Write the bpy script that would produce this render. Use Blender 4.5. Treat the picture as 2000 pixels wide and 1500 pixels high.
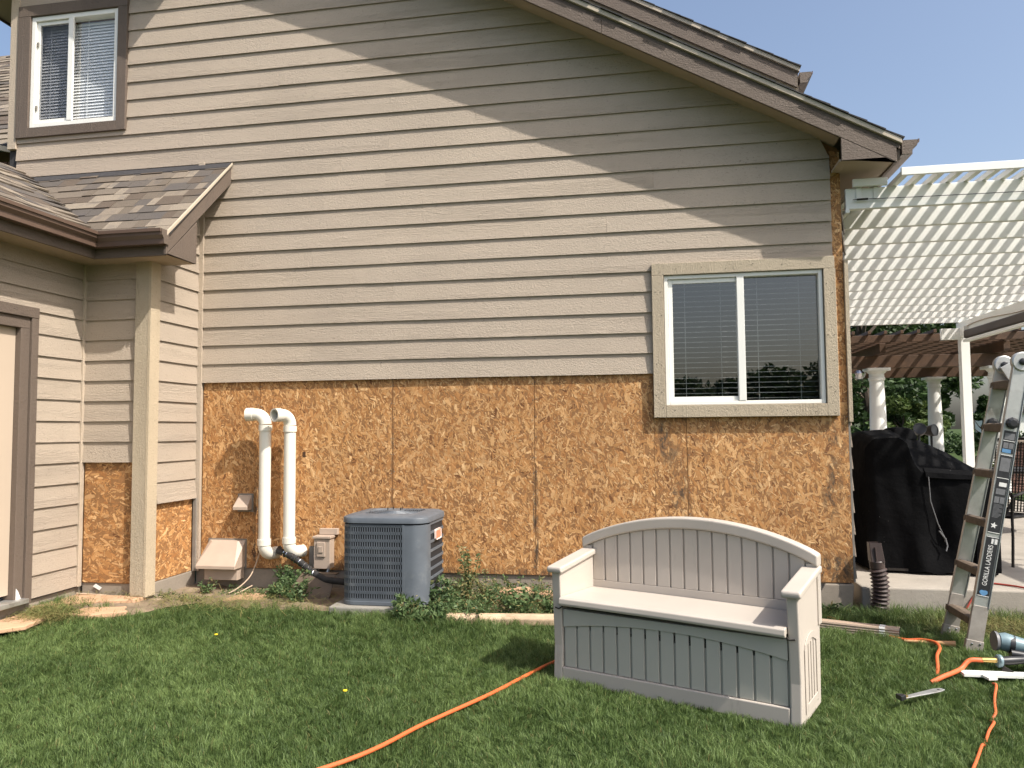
import bpy, bmesh, math, random
import numpy as np
from mathutils import Vector, Matrix

random.seed(11)
rng = np.random.default_rng(11)
for o in list(bpy.data.objects):
    bpy.data.objects.remove(o, do_unlink=True)
scene = bpy.context.scene
C = scene.collection

# ------------------------------------------------------------------ camera
cam_d = bpy.data.cameras.new('camera')
cam = bpy.data.objects.new('camera', cam_d)
C.objects.link(cam)
scene.camera = cam
pt, yw, rl = 0.0598, 0.1773, -0.0084
fw = Vector((-math.sin(yw) * math.cos(pt), math.cos(yw) * math.cos(pt), math.sin(pt)))
rt = Vector((math.cos(yw), math.sin(yw), 0))
up = rt.cross(fw)
r2 = rt * math.cos(rl) + up * math.sin(rl)
u2 = up * math.cos(rl) - rt * math.sin(rl)
M = Matrix((r2, u2, -fw)).transposed().to_4x4()
M.translation = Vector((3.3747, -6.2628, 1.4085))
cam.matrix_world = M
cam_d.sensor_fit = 'HORIZONTAL'
cam_d.sensor_width = 36.0
cam_d.lens = 36.0 * 1502.0 / 2000.0
cam_d.clip_start = 0.05
cam_d.clip_end = 3000

# ------------------------------------------------------------------ light
SUN = Vector((1.9, -1.0, 2.52)).normalized()
world = bpy.data.worlds.new('World')
scene.world = world
world.use_nodes = True
wn = world.node_tree
wn.nodes.clear()
sky = wn.nodes.new('ShaderNodeTexSky')
sky.sky_type = 'NISHITA'
sky.sun_disc = False
sky.sun_elevation = math.asin(SUN.z)
sky.sun_rotation = math.atan2(SUN.x, SUN.y)
sky.air_density = 1.0
sky.dust_density = 4.0
sky.ozone_density = 1.2
bg = wn.nodes.new('ShaderNodeBackground')
bg.inputs['Strength'].default_value = 0.15
wo = wn.nodes.new('ShaderNodeOutputWorld')
hs = wn.nodes.new('ShaderNodeHueSaturation')
hs.inputs['Saturation'].default_value = 0.95
wn.links.new(sky.outputs[0], hs.inputs['Color'])
wn.links.new(hs.outputs[0], bg.inputs['Color'])
wn.links.new(bg.outputs[0], wo.inputs['Surface'])
sun_d = bpy.data.lights.new('sun', 'SUN')
sun_d.energy = 4.6
sun_d.angle = math.radians(0.55)
sun_d.color = (1.0, 0.95, 0.87)
sun = bpy.data.objects.new('sun', sun_d)
C.objects.link(sun)
sun.rotation_euler = SUN.to_track_quat('Z', 'Y').to_euler()
sun.location = (8, -6, 10)
vs = scene.view_settings
vs.view_transform = 'Standard'
vs.look = 'None'
vs.gamma = 1.0
vs.exposure = 0.52
vs.use_curve_mapping = False

# ------------------------------------------------------------------ materials
def srgb(r, g, b):
    f = lambda c: c / 12.92 if c <= 0.04045 else ((c + 0.055) / 1.055) ** 2.4
    return (f(r / 255), f(g / 255), f(b / 255))

class N:
    """tiny node-tree writer"""
    def __init__(s, name):
        s.m = bpy.data.materials.new(name); s.m.use_nodes = True
        s.t = s.m.node_tree; s.t.nodes.clear()
        s.out = s.t.nodes.new('ShaderNodeOutputMaterial')
        s.b = s.t.nodes.new('ShaderNodeBsdfPrincipled')
        s.t.links.new(s.b.outputs[0], s.out.inputs[0])
        s.tc = s.t.nodes.new('ShaderNodeTexCoord')
    def link(s, a, b): s.t.links.new(a, b)
    def node(s, t, **k):
        n = s.t.nodes.new(t)
        for a, v in k.items(): setattr(n, a, v)
        return n
    def map(s, scale=(1, 1, 1), rot=(0, 0, 0), loc=(0, 0, 0), src='Object'):
        n = s.node('ShaderNodeMapping')
        n.inputs['Scale'].default_value = scale; n.inputs['Rotation'].default_value = rot; n.inputs['Location'].default_value = loc
        s.link(s.tc.outputs[src], n.inputs[0]); return n.outputs[0]
    def noise(s, vec, scale, detail=4, rough=0.55, dist=0.0):
        n = s.node('ShaderNodeTexNoise')
        n.inputs['Scale'].default_value = scale; n.inputs['Detail'].default_value = detail
        n.inputs['Roughness'].default_value = rough; n.inputs['Distortion'].default_value = dist
        s.link(vec, n.inputs['Vector']); return n.outputs['Fac']
    def voro(s, vec, scale, feat='F1', out='Distance'):
        n = s.node('ShaderNodeTexVoronoi', feature=feat); n.inputs['Scale'].default_value = scale
        s.link(vec, n.inputs['Vector']); return n.outputs[out]
    def ramp(s, fac, stops, interp='LINEAR'):
        n = s.node('ShaderNodeValToRGB'); n.color_ramp.interpolation = interp
        e = n.color_ramp.elements
        while len(e) < len(stops): e.new(0.5)
        for i, (p, c) in enumerate(stops):
            e[i].position = p; e[i].color = (*c, 1) if len(c) == 3 else c
        s.link(fac, n.inputs[0]); return n.outputs[0]
    def mix(s, fac, a, b, mode='MIX'):
        n = s.node('ShaderNodeMix', data_type='RGBA', blend_type=mode)
        for i, v in ((0, fac), (6, a), (7, b)):
            if hasattr(v, 'is_output'): s.link(v, n.inputs[i])
            elif i == 0: n.inputs[0].default_value = v
            else: n.inputs[i].default_value = (*v, 1)
        return n.outputs[2]
    def math(s, op, a, b=0.0, c=None):
        n = s.node('ShaderNodeMath', operation=op)
        for i, v in enumerate((a, b) if c is None else (a, b, c)):
            if hasattr(v, 'is_output'): s.link(v, n.inputs[i])
            else: n.inputs[i].default_value = v
        return n.outputs[0]
    def smooth(s, v, lo, hi):
        n = s.node('ShaderNodeMapRange', interpolation_type='SMOOTHSTEP')
        n.inputs[1].default_value = lo; n.inputs[2].default_value = hi
        s.link(v, n.inputs[0]); return n.outputs[0]
    def attr(s, name):
        n = s.node('ShaderNodeAttribute'); n.attribute_name = name; return n.outputs['Color']
    def rnd(s): return s.node('ShaderNodeObjectInfo').outputs['Random']
    def bump(s, h, strength=0.3, dist=0.01, prev=None):
        n = s.node('ShaderNodeBump'); n.inputs['Strength'].default_value = strength; n.inputs['Distance'].default_value = dist
        s.link(h, n.inputs['Height'])
        if prev is not None: s.link(prev, n.inputs['Normal'])
        return n.outputs[0]
    def fin(s, col, rough=0.6, metal=0.0, normal=None, spec=0.5):
        if hasattr(col, 'is_output'): s.link(col, s.b.inputs['Base Color'])
        else: s.b.inputs['Base Color'].default_value = (*col, 1)
        if hasattr(rough, 'is_output'): s.link(rough, s.b.inputs['Roughness'])
        else: s.b.inputs['Roughness'].default_value = rough
        s.b.inputs['Metallic'].default_value = metal
        s.b.inputs['Specular IOR Level'].default_value = spec
        if normal is not None: s.link(normal, s.b.inputs['Normal'])
        return s.m

def vary(c, k): return tuple(max(0, x * k) for x in c)

def mat_simple(name, col, rough=0.6, metal=0.0, var=0.12, scale=6.0, bump=0.0, bscale=60, spec=0.5, dirt=None, dirt_amt=0.0, dscale=3.0):
    n = N(name)
    v = n.map()
    f = n.noise(v, scale, 5)
    col_o = n.ramp(f, [(0.25, vary(col, 1 - var)), (0.75, vary(col, 1 + var))])
    if dirt:
        d = n.smooth(n.noise(v, dscale, 8, 0.7), 0.52, 0.72)
        col_o = n.mix(n.math('MULTIPLY', d, dirt_amt), col_o, dirt)
    nm = None
    if bump:
        nm = n.bump(n.noise(v, bscale, 6, 0.6), bump, 0.004)
    return n.fin(col_o, rough, metal, nm, spec)

def mat_siding(name, base, axis, wear=0.85):
    """painted lap siding: raised wood grain, faint mottling, flaking specks"""
    n = N(name)
    sc = {'x': (1.2, 14, 22), 'y': (14, 1.2, 22), 'z': (22, 14, 1.2)}[axis]
    g = n.map(sc)
    rnd = n.rnd()
    off = n.node('ShaderNodeVectorMath', operation='ADD')
    n.link(g, off.inputs[0])
    cmb = n.node('ShaderNodeCombineXYZ'); 
    n.link(n.math('MULTIPLY', rnd, 37.0), cmb.inputs[0]); n.link(n.math('MULTIPLY', rnd, 61.0), cmb.inputs[1]); n.link(n.math('MULTIPLY', rnd, 83.0), cmb.inputs[2])
    n.link(cmb.outputs[0], off.inputs[1])
    gv = off.outputs[0]
    grain = n.noise(gv, 2.4, 6, 0.62, 1.6)
    patch = n.noise(n.map((1, 1, 1.6)), 1.1, 3)
    rid = n.smooth(n.math('ABSOLUTE', n.math('SUBTRACT', grain, 0.5)), 0.0, 0.10)
    mask = n.smooth(n.noise(gv, 0.35, 2), 0.45, 0.62)
    fine = n.noise(n.map({'x': (60, 60, 80), 'y': (60, 60, 80), 'z': (80, 80, 60)}[axis]), 1.0, 5, 0.75)
    h = n.math('ADD', n.math('MULTIPLY', n.math('MULTIPLY', rid, mask), 0.40), n.math('MULTIPLY', fine, 1.6))
    nm = n.bump(h, 0.75, 0.006)
    base2 = n.ramp(patch, [(0.25, vary(base, 0.93)), (0.75, vary(base, 1.06))])
    tone = n.ramp(rnd, [(0.0, (0.975, 0.975, 0.978)), (0.5, (1, 1, 1)), (1.0, (1.022, 1.02, 1.015))])
    c = n.mix(1.0, base2, tone, 'MULTIPLY')
    # weather: bare specks following the grain
    sp = n.noise(n.map({'x': (20, 30, 34), 'y': (30, 20, 34), 'z': (34, 30, 20)}[axis]), 2.0, 7, 0.75)
    where = n.smooth(n.noise(n.map((0.55, 1, 2.2), loc=(4.1, 0, 1.7)), 1.3, 3), 0.50, 0.72)
    spm = n.math('MULTIPLY', n.smooth(sp, 0.57, 0.66), n.math('MULTIPLY', n.math('ADD', where, 0.06), wear))
    grit = n.smooth(n.noise(n.map({'x': (45, 45, 75), 'y': (45, 45, 75), 'z': (75, 75, 45)}[axis]), 1.0, 3, 0.6), 0.60, 0.72)
    c = n.mix(n.math('MULTIPLY', grit, 0.40), c, vary(base, 0.45))
    c = n.mix(spm, c, vary(base, 0.42))
    # soft vertical grime
    gr = n.smooth(n.noise(n.map((3.0, 3.0, 0.5)), 1.6, 5, 0.6), 0.55, 0.85)
    c = n.mix(n.math('MULTIPLY', gr, 0.22), c, vary(base, 0.62))
    return n.fin(c, 0.62, 0.0, nm, 0.35)

TAN = (0.412, 0.340, 0.268)
m_side_x = mat_siding('siding_paint', TAN, 'x')
m_side_y = mat_siding('siding_paint_return', vary(TAN, 0.93), 'y', 0.25)
m_trim = mat_siding('corner_trim_paint', (0.45, 0.37, 0.285), 'z', 0.25)
m_wtrim = mat_siding('textured_casing_paint', (0.415, 0.345, 0.25), 'z', 0.3)
m_brown = mat_siding('brown_trim_paint', (0.133, 0.101, 0.079), 'x', 0.25)
m_brownz = mat_siding('brown_trim_paint_upright', (0.133, 0.101, 0.079), 'z', 0.25)
m_soffit = mat_simple('soffit_paint', (0.36, 0.28, 0.20), 0.7, var=0.06, scale=3, bump=0.1, bscale=90)
m_drip = mat_simple('beige_drip_metal', (0.46, 0.39, 0.30), 0.45, var=0.05, scale=4)
m_gutter = mat_simple('brown_gutter_paint', (0.115, 0.075, 0.056), 0.36, var=0.08, scale=5, bump=0.03, bscale=25)
m_white = mat_simple('white_vinyl', (0.78, 0.77, 0.72), 0.38, var=0.03, scale=3, dirt=(0.55, 0.5, 0.42), dirt_amt=0.18)
m_whitep = mat_simple('white_pergola_aluminium', (0.80, 0.79, 0.75), 0.42, var=0.03, scale=2)
m_dark = mat_simple('dark_void', (0.012, 0.012, 0.013), 0.9, var=0.1)
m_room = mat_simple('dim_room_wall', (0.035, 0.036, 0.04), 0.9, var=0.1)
m_blind = mat_simple('blind_slat', (0.80, 0.80, 0.79), 0.5, var=0.03)
m_cord = mat_simple('blind_cord', (0.75, 0.75, 0.72), 0.7, var=0.03)
m_door = mat_simple('door_leaf_paint', (0.46, 0.37, 0.285), 0.5, var=0.03, scale=2)
m_osb_base = mat_simple('osb_resin_base', (0.26, 0.125, 0.045), 0.75, var=0.3, scale=30, bump=0.2, bscale=120)

def mat_osb():
    n = N('osb_strands')
    v = n.map()
    c = n.attr('strand')
    g = n.noise(n.map((160, 160, 40)), 1.0, 4, 0.7)
    c = n.mix(1.0, c, n.ramp(g, [(0.2, (0.80, 0.78, 0.74)), (0.8, (1.14, 1.14, 1.14))]), 'MULTIPLY')
    big = n.noise(v, 0.9, 4)
    c = n.mix(1.0, c, n.ramp(big, [(0.3, (0.86, 0.83, 0.80)), (0.7, (1.07, 1.07, 1.05))]), 'MULTIPLY')
    # a few water stains that start below the window corners and at panel joints
    sep = n.node('ShaderNodeSeparateXYZ'); n.link(v, sep.inputs[0])
    def spot(cx, cz, rx, rz):
        a = n.math('DIVIDE', n.math('SUBTRACT', sep.outputs[0], cx), rx)
        b = n.math('DIVIDE', n.math('SUBTRACT', sep.outputs[2], cz), rz)
        d = n.math('ADD', n.math('MULTIPLY', a, a), n.math('MULTIPLY', b, b))
        return n.math('SUBTRACT', 1.0, n.smooth(d, 0.15, 1.0))
    wob = n.noise(n.map((8, 8, 3.0)), 2.0, 8, 0.72, 1.0)
    tot = None
    for s_ in ((3.50, 1.33, 0.09, 0.26), (3.53, 1.36, 0.05, 0.16), (3.58, 1.00, 0.09, 0.36), (4.74, 1.36, 0.10, 0.13), (4.74, 0.95, 0.10, 0.34), (4.72, 0.33, 0.2, 0.16), (2.44, 0.6, 0.03, 0.9), (1.22, 1.0, 0.02, 0.9), (-0.02, 0.55, 0.05, 0.5), (3.66, 0.55, 0.05, 0.5), (2.0, 0.24, 2.6, 0.05)):
        q = spot(*s_)
        tot = q if tot is None else n.math('MAXIMUM', tot, q)
    st = n.math('MULTIPLY', tot, n.smooth(wob, 0.43, 0.60))
    c = n.mix(n.math('MULTIPLY', st, 0.88), c, (0.050, 0.040, 0.032))
    nm = n.bump(n.noise(n.map((90, 90, 90)), 1.0, 5, 0.7), 0.35, 0.003)
    return n.fin(c, 0.62, 0.0, nm, 0.3)
m_osb = mat_osb()

def mat_concrete(name, col, stain=0.35):
    n = N(name); v = n.map()
    a = n.noise(v, 2.2, 8, 0.65); b = n.noise(v, 45, 5, 0.7)
    c = n.ramp(a, [(0.25, vary(col, 0.72)), (0.6, col), (0.8, vary(col, 1.12))])
    c = n.mix(n.math('MULTIPLY', n.smooth(b, 0.55, 0.75), stain), c, vary(col, 0.45))
    pit = n.math('SUBTRACT', 1.0, n.smooth(n.voro(v, 38), 0.04, 0.16))
    c = n.mix(n.math('MULTIPLY', pit, 0.5), c, vary(col, 0.3))
    nm = n.bump(n.math('SUBTRACT', b, pit), 0.4, 0.006)
    return n.fin(c, 0.85, 0.0, nm, 0.25)
m_conc = mat_concrete('foundation_concrete', (0.30, 0.255, 0.205))
m_slab = mat_concrete('patio_concrete', (0.34, 0.305, 0.26), 0.25)
m_pad = mat_concrete('condenser_pad', (0.24, 0.225, 0.195))

def mat_shingle():
    n = N('asphalt_shingle_granules'); v = n.map()
    r = n.rnd()
    c = n.ramp(r, [(0.0, srgb(124, 114, 102)), (0.16, srgb(102, 93, 83)), (0.32, srgb(92, 86, 81)), (0.46, srgb(110, 101, 91)), (0.60, srgb(88, 83, 79)), (0.74, srgb(92, 82, 73)), (0.86, srgb(134, 124, 111))], 'CONSTANT')
    g = n.noise(v, 210, 3, 0.8)
    c = n.mix(1.0, c, n.ramp(g, [(0.3, (0.55, 0.55, 0.56)), (0.7, (1.4, 1.38, 1.34))]), 'MULTIPLY')
    bl = n.noise(v, 7, 4)
    c = n.mix(n.math('MULTIPLY', n.smooth(bl, 0.5, 0.7), 0.4), c, srgb(84, 80, 80))
    nm = n.bump(g, 0.6, 0.004)
    return n.fin(c, 0.9, 0.0, nm, 0.2)
m_shingle = mat_shingle()
m_shdark = mat_simple('dark_shingle', (0.035, 0.033, 0.035), 0.9, var=0.3, scale=40, bump=0.5, bscale=150)

def mat_glass(name, tint, f0=0.06, blend=1.0):
    n = N(name); t = n.t
    t.nodes.remove(n.b)
    tr = n.node('ShaderNodeBsdfTransparent'); tr.inputs[0].default_value = (*tint, 1)
    gl = n.node('ShaderNodeBsdfGlossy'); gl.inputs['Roughness'].default_value = 0.0; gl.inputs[0].default_value = (1.0, 0.96, 0.90, 1)
    fr = n.node('ShaderNodeFresnel'); fr.inputs[0].default_value = 1.5
    wv = n.noise(n.map((1, 1, 1)), 1.4, 1)
    nm = n.bump(wv, 0.06, 0.02)
    n.link(nm, gl.inputs['Normal'])
    geo = n.node('ShaderNodeNewGeometry')          # a thin pane mirrors once, on its outer face
    f = n.math('MULTIPLY', n.math('ADD', n.math('MULTIPLY', fr.outputs[0], blend), f0), n.math('SUBTRACT', 1.0, geo.outputs['Backfacing']))
    mx = n.node('ShaderNodeMixShader')
    n.link(f, mx.inputs[0]); n.link(tr.outputs[0], mx.inputs[1]); n.link(gl.outputs[0], mx.inputs[2])
    n.link(mx.outputs[0], n.out.inputs[0])
    return n.m
m_glass = mat_glass('window_glass', (0.66, 0.68, 0.69), 0.10, 1.1)
m_glass_clear = mat_glass('clear_window_glass', (0.97, 0.98, 0.99), 0.06, 1.0)
m_screen = mat_glass('insect_screen', (0.78, 0.78, 0.79), 0.0, 0.05)

m_pvc = mat_simple('white_pvc', (0.70, 0.67, 0.59), 0.34, var=0.025, scale=5, dirt=(0.55, 0.40, 0.26), dirt_amt=0.25, dscale=5)
m_ventp = mat_simple('tan_metal_hood', (0.42, 0.33, 0.26), 0.5, var=0.06, scale=8)
m_grey = mat_simple('grey_backing_plate', (0.20, 0.18, 0.155), 0.7, var=0.2, scale=14)
m_black = mat_simple('black_foam_sleeve', (0.02, 0.019, 0.019), 0.75, var=0.4, scale=30, bump=0.5, bscale=80)
m_ac = mat_simple('blue_grey_cabinet_paint', (0.100, 0.114, 0.132), 0.5, var=0.14, scale=9, dirt=(0.24, 0.25, 0.25), dirt_amt=0.35, dscale=5)
m_acdark = mat_simple('dark_coil', (0.012, 0.013, 0.016), 0.7, var=0.2, scale=50)
m_badge = mat_simple('coral_badge', (0.75, 0.22, 0.13), 0.4, var=0.05)
m_badge2 = mat_simple('pale_badge_edge', (0.82, 0.66, 0.58), 0.4, var=0.03)
m_alu = mat_simple('scuffed_aluminium', (0.52, 0.52, 0.50), 0.42, 0.75, var=0.14, scale=12, dirt=(0.25, 0.21, 0.17), dirt_amt=0.5, dscale=7)
m_alud = mat_simple('muddy_aluminium', (0.33, 0.30, 0.265), 0.55, 0.35, var=0.25, scale=14, dirt=(0.14, 0.09, 0.055), dirt_amt=0.7, dscale=8)
m_rung = mat_simple('dirty_rung', (0.125, 0.092, 0.064), 0.7, 0.1, var=0.3, scale=25)
m_label = mat_simple('black_label', (0.022, 0.022, 0.025), 0.4, var=0.3, scale=30)
m_lwhite = mat_simple('label_white', (0.66, 0.65, 0.62), 0.5, var=0.1, scale=40)
m_lgrey = mat_simple('label_grey', (0.14, 0.14, 0.145), 0.5, var=0.2, scale=40)
m_lblue = mat_simple('label_blue', (0.10, 0.24, 0.42), 0.5, var=0.2, scale=40)
m_cover = None
def mat_cover():
    n = N('black_fabric_cover'); v = n.map()
    f = n.noise(v, 3.5, 6, 0.6); w = n.noise(v, 420, 2)
    c = n.ramp(f, [(0.3, (0.0025, 0.0025, 0.003)), (0.7, (0.0055, 0.0055, 0.006))])
    sp = n.math('SUBTRACT', 1.0, n.smooth(n.voro(n.map((1, 1, 1)), 26), 0.03, 0.06))
    sp = n.math('MULTIPLY', sp, n.smooth(n.noise(v, 5, 2), 0.58, 0.64))
    c = n.mix(sp, c, (0.3, 0.29, 0.27))
    nm = n.bump(n.noise(v, 7, 5, 0.55), 0.5, 0.03)
    return n.fin(c, 0.85, 0.0, n.bump(w, 0.15, 0.002, nm), 0.07)
m_cover = mat_cover()
m_chrome = mat_simple('chrome', (0.6, 0.6, 0.62), 0.15, 1.0, var=0.05)
m_blackp = mat_simple('black_plastic', (0.018, 0.018, 0.02), 0.38, var=0.2, scale=12)
m_iron = mat_simple('brown_black_iron', (0.028, 0.023, 0.020), 0.5, 0.4, var=0.2, scale=20)
m_hose = mat_simple('orange_hose', (0.62, 0.125, 0.035), 0.5, var=0.1, scale=30, dirt=(0.35, 0.12, 0.05), dirt_amt=0.3, dscale=10)
m_redcord = mat_simple('red_cord', (0.30, 0.04, 0.025), 0.55, var=0.15)
m_brass = mat_simple('brass', (0.62, 0.42, 0.15), 0.35, 0.9, var=0.15, scale=30)
m_teal = mat_simple('teal_grey_tool_paint', (0.17, 0.245, 0.27), 0.42, 0.2, var=0.15, scale=22, dirt=(0.05, 0.055, 0.06), dirt_amt=0.85, dscale=16)
m_flex = mat_simple('brown_corrugated_plastic', (0.055, 0.038, 0.034), 0.42, var=0.2, scale=15)
m_down = mat_simple('tan_downspout', (0.42, 0.32, 0.24), 0.42, var=0.08, scale=8)
m_stick = mat_simple('pale_wood_handle', (0.50, 0.28, 0.13), 0.6, var=0.2, scale=20)
m_timber = mat_simple('weathered_timber', (0.52, 0.38, 0.25), 0.8, var=0.25, scale=9, bump=0.6, bscale=40, dirt=(0.25, 0.17, 0.10), dirt_amt=0.5, dscale=7)
m_flag = mat_simple('buff_sandstone', (0.46, 0.285, 0.175), 0.85, var=0.14, scale=5, bump=0.5, bscale=30, dirt=(0.36, 0.22, 0.13), dirt_amt=0.5, dscale=6)
m_soil = mat_simple('bare_soil', (0.20, 0.15, 0.10), 0.95, var=0.4, scale=9, bump=0.9, bscale=40)
m_cable = mat_simple('old_cable', (0.45, 0.34, 0.24), 0.6, var=0.12, scale=10)
m_plyw = mat_simple('brown_painted_panel', (0.115, 0.082, 0.055), 0.65, var=0.14, scale=10, bump=0.15, bscale=60)
m_paper = mat_simple('white_scrap', (0.75, 0.74, 0.72), 0.6, var=0.05)
m_cedar = mat_simple('stained_cedar', (0.075, 0.037, 0.017), 0.6, var=0.3, scale=8, bump=0.25, bscale=40)
m_tube = mat_simple('brown_screen_roller', (0.05, 0.032, 0.025), 0.5, var=0.1)
m_brick = mat_simple('red_brown_block', (0.19, 0.10, 0.078), 0.85, var=0.35, scale=9, bump=0.5, bscale=50)
m_cap = mat_simple('buff_cap_stone', (0.42, 0.33, 0.26), 0.8, var=0.1, scale=8)
m_bench = None
def mat_bench():
    n = N('weathered_resin'); v = n.map()
    base = (0.455, 0.405, 0.35)
    f = n.noise(v, 3.0, 5)
    c = n.ramp(f, [(0.3, vary(base, 0.95)), (0.7, vary(base, 1.05))])
    st = n.noise(n.map((22, 22, 5)), 1.6, 8, 0.7)
    wh = n.smooth(n.noise(v, 4.2, 3), 0.50, 0.70)
    c = n.mix(n.math('MULTIPLY', n.math('MULTIPLY', n.smooth(st, 0.52, 0.68), wh), 0.32), c, (0.25, 0.22, 0.19))
    nm = n.bump(n.noise(v, 130, 4), 0.10, 0.002)
    return n.fin(c, 0.48, 0.0, nm, 0.4)
m_bench = mat_bench()
m_bgreen = mat_simple('grey_green_resin', (0.40, 0.385, 0.332), 0.5, var=0.04, scale=3, bump=0.06, bscale=120, dirt=(0.48, 0.46, 0.41), dirt_amt=0.18, dscale=4)

def mat_leaf(name, dark, light, trans=0.35, attr='tint'):
    n = N(name)
    a = n.attr(attr)
    sep = n.node('ShaderNodeSeparateColor'); n.link(a, sep.inputs[0])
    c = n.mix(sep.outputs[0], dark, light)
    c = n.mix(sep.outputs[1], c, (0.30, 0.23, 0.10))
    n.fin(c, 0.55, 0.0, None, 0.3)
    tl = n.node('ShaderNodeBsdfTranslucent'); n.link(c, tl.inputs[0])
    mx = n.node('ShaderNodeMixShader'); mx.inputs[0].default_value = trans
    n.link(n.b.outputs[0], mx.inputs[1]); n.link(tl.outputs[0], mx.inputs[2]); n.link(mx.outputs[0], n.out.inputs[0])
    return n.m
m_grass = mat_leaf('grass_blades', (0.056, 0.098, 0.025), (0.205, 0.285, 0.095), 0.38)
m_weed = mat_leaf('weed_leaves', (0.045, 0.085, 0.03), (0.14, 0.20, 0.08), 0.3)
m_tree1 = mat_leaf('broad_leaves', (0.016, 0.036, 0.010), (0.06, 0.105, 0.032), 0.3)
m_tree2 = mat_leaf('yellow_green_leaves', (0.05, 0.085, 0.02), (0.12, 0.16, 0.045), 0.3)
m_bark = mat_simple('bark', (0.08, 0.06, 0.045), 0.9, var=0.3, scale=12, bump=0.6, bscale=30)
m_yellow = mat_simple('yellow_petals', (0.80, 0.58, 0.02), 0.6, var=0.1)

def mat_ground():
    n = N('lawn_soil'); v = n.map()
    a = n.noise(v, 3.0, 6); b = n.noise(v, 60, 5, 0.7)
    c = n.ramp(a, [(0.3, (0.030, 0.050, 0.016)), (0.7, (0.058, 0.085, 0.028))])
    c = n.mix(n.smooth(b, 0.5, 0.7), c, (0.075, 0.105, 0.036))
    return n.fin(c, 0.95, 0.0, n.bump(b, 0.6, 0.02), 0.1)
m_ground = mat_ground()

# ------------------------------------------------------------------ builders
def link(o, parent=None, **props):
    C.objects.link(o)
    if parent is not None:
        o.parent = parent
    for k, v in props.items(): o[k] = v
    return o

class MB:
    """collects geometry, then becomes ONE mesh object"""
    def __init__(s): s.v = []; s.f = []; s.c = None
    def poly(s, pts, faces):
        b = len(s.v); s.v += [tuple(p) for p in pts]; s.f += [tuple(b + i for i in f) for f in faces]; return s
    def box(s, a, b):
        x0, y0, z0 = a; x1, y1, z1 = b
        return s.poly([(x0, y0, z0), (x1, y0, z0), (x1, y1, z0), (x0, y1, z0), (x0, y0, z1), (x1, y0, z1), (x1, y1, z1), (x0, y1, z1)],
                      [(3, 2, 1, 0), (4, 5, 6, 7), (0, 1, 5, 4), (1, 2, 6, 5), (2, 3, 7, 6), (3, 0, 4, 7)])
    def prism(s, poly, fn, d0, d1):
        """2-D polygon -> solid; fn(u, v, d) -> xyz"""
        n = len(poly)
        pts = [fn(u, v, d0) for u, v in poly] + [fn(u, v, d1) for u, v in poly]
        return s.poly(pts, [tuple(range(n))[::-1], tuple(range(n, 2 * n))] + [(i, (i + 1) % n, n + (i + 1) % n, n + i) for i in range(n)])
    def beam(s, a, b, w, h, upv=(0, 0, 1)):
        a, b = Vector(a), Vector(b); d = (b - a).normalized(); u = Vector(upv)
        sx = d.cross(u)
        if sx.length < 1e-4: sx = d.cross(Vector((1, 0, 0)))
        sx.normalize(); sz = sx.cross(d)
        pts = []
        for p in (a, b):
            for i, j in ((-1, -1), (1, -1), (1, 1), (-1, 1)): pts.append(p + sx * (w / 2 * i) + sz * (h / 2 * j))
        return s.poly(pts, [(0, 1, 2, 3)[::-1], (4, 5, 6, 7), (0, 1, 5, 4), (1, 2, 6, 5), (2, 3, 7, 6), (3, 0, 4, 7)])
    def tube(s, path, r, n=12, cap=True, radii=None):
        path = [Vector(p) for p in path]; m = len(path); pts = []
        ref = None
        for i, p in enumerate(path):
            d = (path[min(i + 1, m - 1)] - path[max(i - 1, 0)]).normalized()
            if ref is None:
                ref = d.cross(Vector((0, 0, 1)))
                if ref.length < 1e-3: ref = d.cross(Vector((1, 0, 0)))
            ref = (ref - d * ref.dot(d)).normalized(); o = d.cross(ref)
            rr = radii[i] if radii else r
            for k in range(n):
                t = 2 * math.pi * k / n
                pts.append(p + ref * (rr * math.cos(t)) + o * (rr * math.sin(t)))
        fc = [(i * n + k, i * n + (k + 1) % n, (i + 1) * n + (k + 1) % n, (i + 1) * n + k) for i in range(m - 1) for k in range(n)]
        if cap: fc += [tuple(range(n))[::-1], tuple(range((m - 1) * n, m * n))]
        return s.poly(pts, fc)
    def lathe(s, prof, c=(0, 0, 0), axis=(0, 0, 1), n=24):
        ax = Vector(axis).normalized(); u = ax.cross(Vector((0, 1, 0)))
        if u.length < 1e-3: u = ax.cross(Vector((1, 0, 0)))
        u.normalize(); w = ax.cross(u); c = Vector(c); pts = []
        for r, h in prof:
            for k in range(n):
                t = 2 * math.pi * k / n
                pts.append(c + ax * h + u * (r * math.cos(t)) + w * (r * math.sin(t)))
        m = len(prof)
        fc = [(i * n + k, i * n + (k + 1) % n, (i + 1) * n + (k + 1) % n, (i + 1) * n + k) for i in range(m - 1) for k in range(n)]
        fc += [tuple(range(n))[::-1], tuple(range((m - 1) * n, m * n))]
        return s.poly(pts, fc)
    def build(s, name, mat, parent=None, bevel=0.0, smooth=False, seg=2, **props):
        me = bpy.data.meshes.new(name)
        me.from_pydata(s.v, [], s.f); me.materials.append(mat)
        bm = bmesh.new(); bm.from_mesh(me)
        bmesh.ops.recalc_face_normals(bm, faces=bm.faces)
        if bevel > 0:
            es = [e for e in bm.edges if len(e.link_faces) == 2 and e.calc_face_angle(0) > 0.5]
            bmesh.ops.bevel(bm, geom=es, offset=bevel, segments=seg, affect='EDGES', profile=0.5)
        if smooth:
            for f in bm.faces: f.smooth = True
            for e in bm.edges:
                if len(e.link_faces) == 2 and e.calc_face_angle(0) > 0.6: e.smooth = False
        bm.to_mesh(me); bm.free()
        o = bpy.data.objects.new(name, me)
        return link(o, parent, **props)

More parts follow.
